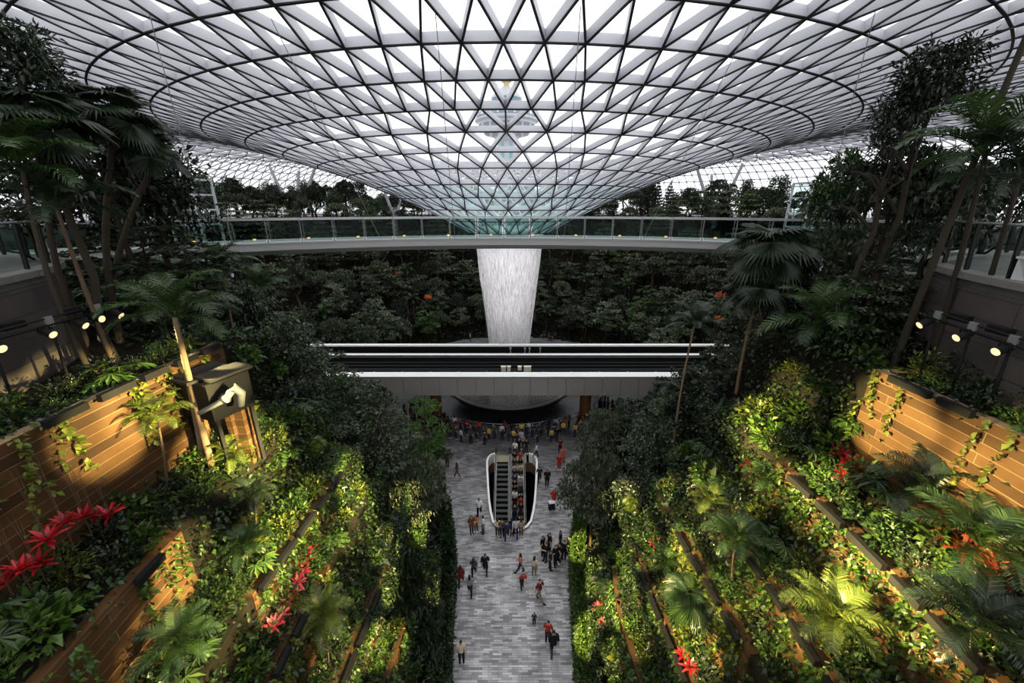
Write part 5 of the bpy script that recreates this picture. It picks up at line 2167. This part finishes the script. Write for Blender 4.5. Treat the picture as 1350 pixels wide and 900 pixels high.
# ---- ground cover that fills the risers between the terraces
for side, sg in (('left', -1), ('right', 1)):
    for tone, n, sz, seed in (('bright', 12000, (.08, .20), 1), ('mid', 18000, (.08, .22), 2), ('dark', 18000, (.08, .2), 3)):
        rg = np.random.default_rng(400 + seed + sg)
        U = 3.4 + 6.6 * rg.uniform(0, 1, n)
        zz = np.array([interp(PROF, u) for u in U])
        ymin = np.maximum(2.4, .585 * (EYE - zz) - 1.2)
        Y = ymin + (19.0 - ymin) * rg.uniform(0, 1, n) ** .9
        # patchy
        k = (np.sin(U * 3.1 + seed) + np.sin(Y * 1.7 + seed * 2.1) + .6 * np.sin(Y * 4.3 + U * 2)) > rg.normal(-.2, .9, n)
        U, Y = U[k], Y[k]
        steep = rg.uniform(0, 1, len(U)) < .55
        # move part of them onto the nearest riser
        ris = np.array([4.12, 4.77, 5.52, 6.32, 6.97, 8.17, 9.57])
        j = np.abs(U[:, None] - ris[None]).argmin(1)
        U = np.where(steep, ris[j] - rg.uniform(0, .06, len(U)), U)
        X = np.array([wall_x(side, u, y) for u, y in zip(U, Y)])
        Z = np.array([ground_z(x, y) for x, y in zip(X, Y)])
        bare = steep & (((j == 6) & (Y < (12.3 if sg < 0 else 10.1))) | ((j == 5) & (Y < (7.8 if sg < 0 else 0))))
        zlo = np.array([interp(PROF, r - .06) for r in ris])[j]
        zhi = np.array([interp(PROF, r + .06) for r in ris])[j]
        Z = np.where(steep, zlo + (zhi - zlo) * rg.uniform(0, 1, len(U)), Z)
        P = np.stack([X - sg * np.where(steep, rg.uniform(.02, .3, len(U)), 0), Y, Z + np.where(steep, 0, rg.uniform(0, .35, len(U)))], 1)
        D = rg.normal(0, .7, P.shape) + np.array([-sg * .6, -.2, .3])
        P, D = P[~bare], D[~bare]
        s = rg.uniform(*sz, len(P))
        o = bpy.data.objects.new('ground_cover', leaf_mesh('ground_cover', leaf_arrays(P, D, s, s * .6, rg), G[tone]))
        link(o)
        tag(o, '%s green ground cover filling the banks between the %s terraces' % ({'bright': 'bright', 'mid': 'mid', 'dark': 'dark'}[tone], side), 'ground cover', kind='stuff')

# ---- shrubs on the open banks beyond the topmost plank walls
for side, pts in (('right', [(1040, 600), (1050, 560), (1062, 582), (1075, 545), (1085, 575), (1098, 600), (1105, 560), (1030, 570), (1015, 590), (1020, 545), (1045, 525), (1088, 530), (1115, 590), (1000, 560)]),
                  ('left', [(330, 520), (345, 545), (352, 500), (365, 525), (375, 560), (340, 580), (360, 590), (385, 535), (395, 575), (320, 560), (400, 610), (420, 590), (440, 620), (375, 620)])):
    for k, (px, py) in enumerate(sorted(pts)):
        p = hit(px, py)
        kd = ('shrub_lime', 'shrub_bright', 'shrub_mid', 'fern', 'shrub_dark')[k % 5]
        nm, desc, cat = KIND[kd]
        bush(nm, kd, p.x, p.y, p.z + .15, random.uniform(.9, 1.3), '%s, %s from the left on open bank past %s plank walls' % (desc, nth(k + 1), side), 'plants on the open banks', cat, 'shrub' in kd)

# ---- broad yellow leaved plants low on the right slope
big = rosette(140, G['lime'], 8, .55, .30, .3, 1.2, .9)
for k, (px, py, w_) in enumerate(((812, 874, 'at the bottom beside the right hedge'), (884, 858, 'below the large fan palm on the right slope'), (985, 812, 'left of the bent palm on the right slope'))):
    p = hit(px, py)
    root = empty('broadleaf_plant', (p.x, p.y, p.z + .2))
    tag(root, 'plant with a few broad yellow leaves ' + w_, 'plant')
    child('leaf_rosette', big, root, sc=.85)
    child('stem', PT['stems'][0], root, sc=(.3, .3, .9))
# ================================================================== PEOPLE
def make_pose(name, swing=0.0, arm=0.0, bend=0.0, phone=False):
    """skeleton -> one continuous skin; swing in radians for the legs, arm for the arms"""
    J, E, R, B = [], [], [], []

    def j(p, r, parent=None, bone='torso'):
        J.append(Vector(p)); R.append(r); B.append(bone)
        if parent is not None:
            E.append((parent, len(J) - 1))
        return len(J) - 1

    def rotx(v, a):
        return Vector((v.x, v.y * math.cos(a) - v.z * math.sin(a), v.y * math.sin(a) + v.z * math.cos(a)))

    lean = bend
    def up(p):
        v = Vector(p) - Vector((0, 0, .93))
        return rotx(v, lean) + Vector((0, 0, .93))
    pel = j((0, 0, .93), .125)
    sp = j(up((0, .01, 1.10)), .112, pel)
    ch = j(up((0, 0, 1.29)), .135, sp)
    nb = j(up((0, .01, 1.43)), .068, ch)
    nk = j(up((0, .005, 1.49)), .052, nb, 'head')
    hd = j(up((0, -.015, 1.575)), .088, nk, 'head')
    ht = j(up((0, -.005, 1.66)), .072, hd, 'head')
    j(up((0, -.112, 1.565)), .014, hd, 'head')          # nose
    j(up((0, -.085, 1.51)), .030, hd, 'head')           # chin
    for s in (-1, 1):
        a = arm * s
        sh = j(up((s * .175, 0, 1.39)), .062, ch, 'upperarm')
        base = J[sh]
        if phone and s == 1:
            el = base + Vector((.05, -.06, -.27)); wr = el + Vector((-.09, -.20, .10)); hn = wr + Vector((-.02, -.07, .03))
        else:
            el = base + rotx(Vector((s * .045, 0, -.28)), -a); wr = el + rotx(Vector((s * .01, -.04, -.25)), -a * 1.2); hn = wr + rotx(Vector((0, -.015, -.075)), -a * 1.2)
        e = j(el, .045, sh, 'forearm'); w = j(wr, .031, e, 'hand'); h = j(hn, .034, w, 'hand')
        d = (hn - wr).normalized()
        sd = Vector((0, 1, 0)) - d * d.y
        sd.normalize()
        for q in range(4):
            o = sd * ((q - 1.5) * .021)
            f1 = j(hn + d * .045 + o, .0095, h, 'hand')
            j(hn + d * (.085 + (.012 if q in (1, 2) else 0)) + o + Vector((-s * .014, 0, 0)), .008, f1, 'hand')
        t1 = j(hn + d * .01 - sd * .045, .011, w, 'hand')
        j(hn + d * .045 - sd * .055, .009, t1, 'hand')
        g = swing * s
        hp = j((s * .088, 0, .88), .092, pel, 'leg')
        kn = J[hp] + rotx(Vector((s * .004, -.005, -.40)), g)
        back = max(0, -g) * .9
        an = kn + rotx(Vector((0, .02, -.39)), g - back)
        k = j(kn, .060, hp, 'leg'); n = j(an, .040, k, 'leg')
        tl = g - back
        h2 = j(an + rotx(Vector((0, .045, -.045)), tl), .034, n, 'foot')
        b2 = j(an + rotx(Vector((s * .01, -.10, -.055)), tl), .038, n, 'foot')
        j(an + rotx(Vector((s * .015, -.175, -.06)), tl), .026, b2, 'foot')
    me = bpy.data.meshes.new('sk')
    me.from_pydata([tuple(p) for p in J], E, [])
    o = bpy.data.objects.new('sk', me)
    COL.objects.link(o)
    sk = o.modifiers.new('skin', 'SKIN')
    sk.use_smooth_shade = True
    for i, v in enumerate(me.skin_vertices[0].data):
        v.radius = (R[i], R[i])
        v.use_root = i == 0
    ss = o.modifiers.new('sub', 'SUBSURF'); ss.levels = 1; ss.render_levels = 1
    bpy.context.view_layer.update()
    dg = bpy.context.evaluated_depsgraph_get()
    body = bpy.data.meshes.new_from_object(o.evaluated_get(dg))
    bpy.data.objects.remove(o)
    zmin = min(v.co.z for v in body.vertices)
    for v in body.vertices:
        v.co.z -= zmin
    J = [p - Vector((0, 0, zmin)) for p in J]
    body.name = 'body'
    body.materials.clear()
    # which bone is each vertex nearest to
    segs = [(J[a], J[b], B[b]) for a, b in E]
    def bone(p):
        best, bn = 9, 'torso'
        for a, b, n in segs:
            ab = b - a
            t = max(0, min(1, (p - a).dot(ab) / max(1e-9, ab.length_squared)))
            d = (a + ab * t - p).length
            if d < best:
                best, bn = d, n
        return bn
    fb = [bone(f.center) for f in body.polygons]
    neck = J[4]
    headc = J[5]
    def cloth(nm, test, off):
        idx = [f.index for f, b in zip(body.polygons, fb) if test(f, b)]
        vm, vs, fs = {}, [], []
        for i in idx:
            fc = []
            for v in body.polygons[i].vertices:
                if v not in vm:
                    vm[v] = len(vs)
                    co = body.vertices[v].co + body.vertices[v].normal * off
                    vs.append(tuple(co))
                fc.append(vm[v])
            fs.append(fc)
        m = bpy.data.meshes.new(nm)
        m.from_pydata(vs, [], fs)
        m.polygons.foreach_set('use_smooth', [True] * len(fs))
        m.materials.append(None)
        m.update()
        return m
    waist = J[0].z + .02
    out = {'body': body}
    out['shirt'] = cloth('shirt', lambda f, b: b in ('upperarm', 'forearm') or (b == 'torso' and f.center.z > waist - .06), .016)
    out['tee'] = cloth('shirt', lambda f, b: b == 'upperarm' or (b == 'torso' and f.center.z > waist - .06), .014)
    out['coat'] = cloth('coat', lambda f, b: b in ('upperarm', 'forearm', 'torso') or (b == 'leg' and f.center.z > .62), .032)
    out['trousers'] = cloth('trousers', lambda f, b: (b == 'leg' and f.center.z > .09) or (b == 'torso' and f.center.z <= waist), .012)
    out['shorts'] = cloth('shorts', lambda f, b: (b == 'leg' and f.center.z > .48) or (b == 'torso' and f.center.z <= waist), .02)
    out['shoes'] = cloth('shoes', lambda f, b: b == 'foot' or (b == 'leg' and f.center.z < .1), .010)
    out['hair'] = cloth('hair', lambda f, b: b == 'head' and (f.center - headc).dot(Vector((0, 0, 1))) > -.02 and ((f.center.y - headc.y) > -.035 or f.center.z > headc.z + .055), .014)
    out['long_hair'] = cloth('hair', lambda f, b: (b == 'head' and ((f.center.y - headc.y) > -.03 or f.center.z > headc.z + .055)) or (b == 'torso' and f.center.y > .03 and f.center.z > neck.z - .16), .030)
    body.polygons.foreach_set('use_smooth', [True] * len(body.polygons))
    return out


POSES = {'stand': make_pose('stand', .02, .03), 'walk': make_pose('walk', .32, .30), 'stride': make_pose('stride', -.28, -.26), 'phone': make_pose('phone', .05, .05, -.03, True),
         'stoop': make_pose('stoop', .12, .25, .45)}
SKIN = [simple('skin tone %d' % i, c, .5, 0, .05, 8) for i, c in enumerate(((.58, .36, .25), (.45, .27, .17), (.66, .44, .33)))]
for k, P_ in POSES.items():
    P_['body'].materials.append(SKIN[0])
CLOTH = {}


def cloth_mat(c):
    cols = {'black': (.012, .012, .014), 'dark': (.03, .03, .035), 'charcoal': (.055, .055, .06), 'white': (.82, .82, .80), 'cream': (.66, .56, .42), 'grey': (.26, .26, .27),
            'red': (.48, .035, .025), 'maroon': (.16, .025, .03), 'coral': (.62, .18, .11), 'navy': (.025, .035, .085), 'blue': (.09, .17, .34), 'khaki': (.25, .20, .13),
            'brown': (.15, .08, .045), 'orange': (.62, .22, .06), 'yellow': (.62, .42, .08), 'pale': (.48, .50, .54), 'tan': (.42, .30, .18), 'pink': (.60, .30, .30)}
    if c not in CLOTH:
        CLOTH[c] = simple(c + ' cloth', cols[c], .8, 0, .12, 14, .2)
    return CLOTH[c]


HAIRS = {'black': simple('black hair', (.012, .010, .009), .45, 0, .2, 20), 'brown': simple('brown hair', (.06, .03, .018), .45, 0, .2, 20), 'grey hair': simple('grey hair', (.30, .29, .28), .5, 0, .2, 20)}
NPEOPLE = 0


def person(loc, heading, pose, top, bottom, label, group=None, scale=1.0, topkind='shirt', botkind='trousers', hair='black', long=False, skin=None):
    global NPEOPLE
    NPEOPLE += 1
    P_ = POSES[pose]
    root = empty('person', loc, heading)
    root.scale = (scale, scale, scale)
    tag(root, label, 'person', group)
    def part(nm, key, mat):
        o = bpy.data.objects.new(nm, P_[key])
        link(o, root)
        o.material_slots[0].link = 'OBJECT'
        o.material_slots[0].material = mat
        return o
    part('body', 'body', SKIN[NPEOPLE % 3] if skin is None else SKIN[skin])
    part({'shirt': 'shirt', 'tee': 'shirt', 'coat': 'coat'}[topkind], topkind, cloth_mat(top))
    part(botkind, botkind, cloth_mat(bottom))
    part('shoes', 'shoes', cloth_mat('black' if NPEOPLE % 3 else 'white'))
    part('hair', 'long_hair' if long else 'hair', HAIRS[hair])
    return root


def floor_at(px, py):
    d = ray(px, py)
    p = Vector((0, 0, EYE)) + d * (-EYE / d.z)
    p.z = 0
    return p


FACE, AWAY, RIGHT, LEFT = 0.0, PI, PI / 2, -PI / 2
# walkers on the path, foot pixel first
WALK = [
    (608, 772, AWAY, 'walk', 'maroon', 'black', 'coat', True, 1.0, 'person in a maroon jacket walking away along the left edge of the path'),
    (620, 785, AWAY, 'stride', 'grey', 'black', 'shirt', True, 1.0, 'person in a grey top and black trousers, nearest of the four walkers at left'),
    (625, 761, AWAY, 'walk', 'charcoal', 'black', 'shirt', True, .98, 'person in dark clothes between the maroon jacket and the one with the white bag'),
    (640, 757, AWAY, 'stride', 'black', 'dark', 'coat', False, 1.05, 'person in a black jacket carrying a white bag, rightmost of four at left'),
    (686, 755, LEFT, 'stride', 'coral', 'navy', 'shirt', True, 1.0, 'person in a coral top walking left in the middle of the path'),
    (704, 759, 2.6, 'phone', 'cream', 'khaki', 'shirt', True, 1.0, 'person in cream and khaki standing right of the coral top'),
    (688, 774, .3, 'stoop', 'red', 'black', 'shirt', False, .88, 'stooping person in a red jacket in the middle of the path'),
    (711, 792, .9, 'walk', 'maroon', 'khaki', 'shirt', False, 1.08, 'person in a maroon jacket and khaki trousers striding down the path'),
    (704, 824, AWAY, 'stand', 'dark', 'black', 'shirt', False, .60, 'small child in dark clothes alone on the lower path'),
    (729, 862, AWAY, 'walk', 'black', 'charcoal', 'coat', False, 1.08, 'person in a black coat at lower right of the path'),
    (722, 846, 2.9, 'stand', 'red', 'black', 'shirt', False, .98, 'person in a red top beside the black coat at lower right of the path'),
    (609, 875, AWAY, 'stand', 'cream', 'black', 'shirt', False, 1.05, 'person in a cream shirt and black trousers at lower left of the path'),
    (632, 681, AWAY, 'walk', 'white', 'black', 'shirt', False, 1.05, 'person in a white shirt left of the escalator opening'),
    (622, 703, .4, 'stand', 'brown', 'dark', 'coat', True, 1.0, 'person in a brown coat, left one of the trio left of the opening'),
    (628, 701, -.6, 'phone', 'orange', 'brown', 'shirt', True, .95, 'person in an orange top, middle one of the trio left of the opening'),
    (637, 703, -1.2, 'stand', 'white', 'charcoal', 'shirt', True, 1.0, 'person in a white top, right one of the trio left of the opening'),
    (590, 616, AWAY, 'stand', 'black', 'dark', 'shirt', False, 1.0, 'person in black by the left trees level with the escalator head'),
    (603, 630, RIGHT, 'walk', 'charcoal', 'brown', 'shirt', True, 1.0, 'person in charcoal walking left of the escalator opening'),
    (577, 606, AWAY, 'stand', 'dark', 'black', 'shirt', False, 1.0, 'person in dark clothes under the bright green tree at left'),
    (584, 604, FACE, 'stand', 'pale', 'dark', 'shirt', True, .95, 'person in a pale top under the bright green tree at left'),
    (711, 637, AWAY, 'walk', 'dark', 'black', 'shirt', False, 1.05, 'person in dark clothes just right of the opening, left of a pair'),
    (721, 641, AWAY, 'stand', 'black', 'black', 'coat', False, 1.05, 'person in a black coat just right of the opening, right of a pair'),
    (730, 667, .3, 'walk', 'red', 'maroon', 'coat', True, 1.02, 'person in a long red coat pushing a dark case by the right trees'),
    (737, 619, FACE, 'stand', 'red', 'maroon', 'coat', False, 1.0, 'person in a red coat among the right trees, nearer of two'),
    (742, 609, FACE, 'stand', 'coral', 'red', 'coat', True, 1.0, 'person in a coral coat among the right trees, farther of two'),
    (738, 597, AWAY, 'stand', 'maroon', 'black', 'shirt', False, 1.0, 'person in maroon at the right end of the fountain plaza'),
    (707, 604, LEFT, 'walk', 'pale', 'dark', 'shirt', False, 1.0, 'person in a pale shirt at the right corner of the opening'),
    (656, 706, AWAY, 'stand', 'cream', 'dark', 'shirt', True, .97, 'person in cream, leftmost of the group at the near tip of the opening'),
    (662, 708, AWAY, 'stand', 'brown', 'black', 'shirt', False, 1.0, 'person in brown, second in the group at the near tip of the opening'),
    (668, 712, AWAY, 'walk', 'navy', 'black', 'coat', False, 1.05, 'person in a navy coat, in front of the group at the near tip'),
    (675, 707, AWAY, 'stand', 'black', 'black', 'shirt', True, .98, 'person in black, middle of the group at the near tip of the opening'),
    (680, 709, AWAY, 'stride', 'pale', 'navy', 'shirt', False, 1.05, 'person in a pale blue shirt in the group at the near tip of the opening'),
    (687, 707, AWAY, 'stand', 'tan', 'brown', 'shirt', True, 1.0, 'person in tan, rightmost of the group at the near tip of the opening'),
]
for px, py, hd_, ps, tp, bt, tk, lg, sc, lab in WALK:
    person(floor_at(px, py), hd_, ps, tp, bt, lab, None, sc, tk, 'trousers', 'black', lg)
# a group dressed in black
BL = [(715, 731), (724, 728), (738, 724), (749, 733), (743, 738), (719, 740), (732, 745), (725, 751), (737, 742)]
for k, (px, py) in enumerate(sorted(BL)):
    person(floor_at(px, py), random.uniform(0, 6), random.choice(('stand', 'stand', 'phone')), 'black', 'black', '%s from the left in the group of people dressed all in black' % nth(k + 1),
           'group in black on the path', random.uniform(1.0, 1.07), random.choice(('shirt', 'coat')))
# bag and case
p = floor_at(644, 756)
root = empty('carrier_bag', (p.x, p.y, 0.28))
tag(root, 'white carrier bag held by the person in the black jacket', 'bag')
mb = MB()
v = [(-.15, -.06, 0), (.15, -.06, 0), (.15, .06, 0), (-.15, .06, 0), (-.18, -.03, .34), (.18, -.03, .34), (.18, .03, .34), (-.18, .03, .34)]
mb.add(v, [(0, 3, 2, 1), (0, 1, 5, 4), (1, 2, 6, 5), (2, 3, 7, 6), (3, 0, 4, 7)])
mb.build('bag', cloth_mat('white'), root)
mb = MB(); mb.tube([Vector((-.08, 0, .33)), Vector((-.06, 0, .47)), Vector((.06, 0, .47)), Vector((.08, 0, .33))], .012, 6); mb.build('handle', cloth_mat('white'), root)
p = floor_at(727, 671)
root = empty('wheeled_case', (p.x, p.y, 0), .2)
tag(root, 'dark wheeled case with a white lid pushed by the person in the long red coat', 'case')
mb = MB(); mb.box((0, 0, .40), (.46, .34, .56)); mb.build('body', cloth_mat('black'), root)
mb = MB(); mb.box((0, 0, .71), (.50, .38, .07)); mb.build('lid', cloth_mat('white'), root)
mb = MB(); mb.tube([Vector((-.18, .15, .65)), Vector((-.18, .30, 1.0)), Vector((.18, .30, 1.0)), Vector((.18, .15, .65))], .018, 6); mb.build('handle', M['black'], root)
for x in (-.2, .2):
    for y in (-.13, .13):
        mb = MB(); mb.tube([Vector((x - .02, y, .06)), Vector((x + .02, y, .06))], .06, 10); mb.build('wheel', M['black'], root)
# riders on the right escalator
cols = ['white', 'black', 'red', 'charcoal', 'black', 'pale', 'cream', 'dark', 'dark', 'navy', 'white', 'black', 'grey', 'black']
k = 0
y = ESC_TOP - .4
while y > 27.1:
    for dx in (-.26, .26):
        if random.random() < .12:
            continue
        yy = y + random.uniform(-.08, .08)
        step = math.floor((ESC_TOP - yy) / .40)
        z = -step * .40 * SL - .14
        k += 1
        c = cols[k % len(cols)]
        person((.5 + dx, yy, z), random.uniform(-.2, .2), 'stand', c, random.choice(('black', 'navy', 'dark', 'charcoal')),
               'person in %s on the right escalator, %s rider from its head' % (c, nth(k)), 'riders on the right escalator', random.uniform(.93, 1.04), 'shirt', 'trousers', 'black', k % 2 == 0)
    y -= .44
# waiting to step on
for k, (px, py) in enumerate(((679, 601), (684, 597), (689, 592), (681, 590), (687, 586), (694, 598))):
    c = ('white', 'black', 'grey', 'dark', 'pale', 'black')[k]
    person(floor_at(px, py), FACE + random.uniform(-.4, .4), 'stand', c, 'dark', 'person in %s queueing at the head of the right escalator, %s in line' % (c, nth(k + 1)), 'queue at the escalator head', 1.0, 'shirt', 'trousers', 'black', k % 2 == 1)
# crowd along the pool railing
ring = []
for i in range(190):
    a = math.radians(random.uniform(214, 332))
    r = random.choice((13.05, 13.1, 13.6, 14.2, 14.9)) + random.uniform(-.1, .15)
    x, y = AX.x + r * math.cos(a), AX.y + r * math.sin(a)
    if any((x - q[0]) ** 2 + (y - q[1]) ** 2 < .2 for q in ring) or abs(abs(x) - 8.3) < .9 and 38 < y < 41:
        continue
    if y < 34.6 and abs(x) < 2.2:
        continue
    ring.append((x, y, r))
for grp, txt, test in (('people at the pool railing', 'leaning along the pool railing', lambda r: r < 13.3), ('people behind the pool railing', 'standing behind those at the pool railing', lambda r: r >= 13.3)):
    for k, (x, y, r) in enumerate(sorted([q for q in ring if test(q[2])])):
        c = random.choice(('black', 'black', 'dark', 'charcoal', 'navy', 'black', 'dark', 'black', 'white', 'maroon', 'charcoal', 'yellow', 'pale', 'red'))
        hdg = math.atan2(AX.y - y, AX.x - x) + PI / 2 + random.uniform(-.5, .5)
        person((x, y, 0), hdg, random.choice(('stand', 'phone', 'stand')), c, random.choice(('black', 'dark', 'navy')), 'person in %s %s, %s from the left' % (c, txt, nth(k + 1)), grp, random.uniform(.9, 1.05),
               'shirt', 'trousers', 'black', random.random() < .5)
# far crowd behind the fountain
for side, px0, px1 in (('left', 498, 628), ('right', 716, 838)):
    pts = []
    for i in range(19):
        px = random.uniform(px0, px1)
        py = random.uniform(440, 451) if side == 'left' else random.uniform(433, 450)
        p = floor_at(px, py)
        if p.y < 52 or floor_d(p.x, p.y) > -.4:
            p = Vector((p.x * .9, AX.y + 16.5 + random.uniform(0, 2), 0))
            if floor_d(p.x, p.y) > -.4:
                continue
        if any((p - q).length < .5 for q in pts):
            continue
        pts.append(p)
    for k, p in enumerate(sorted(pts, key=lambda q: abs(q.x))):
        c = random.choice(('white', 'red', 'black', 'dark', 'grey', 'navy', 'white', 'pink'))
        person(p, random.uniform(0, 6), 'stand', c, 'dark', 'person in %s behind the fountain, %s %s of the waterfall' % (c, nth(k + 1), side), 'people behind the fountain', 1.0, 'shirt', 'trousers', 'black', k % 2 == 0)
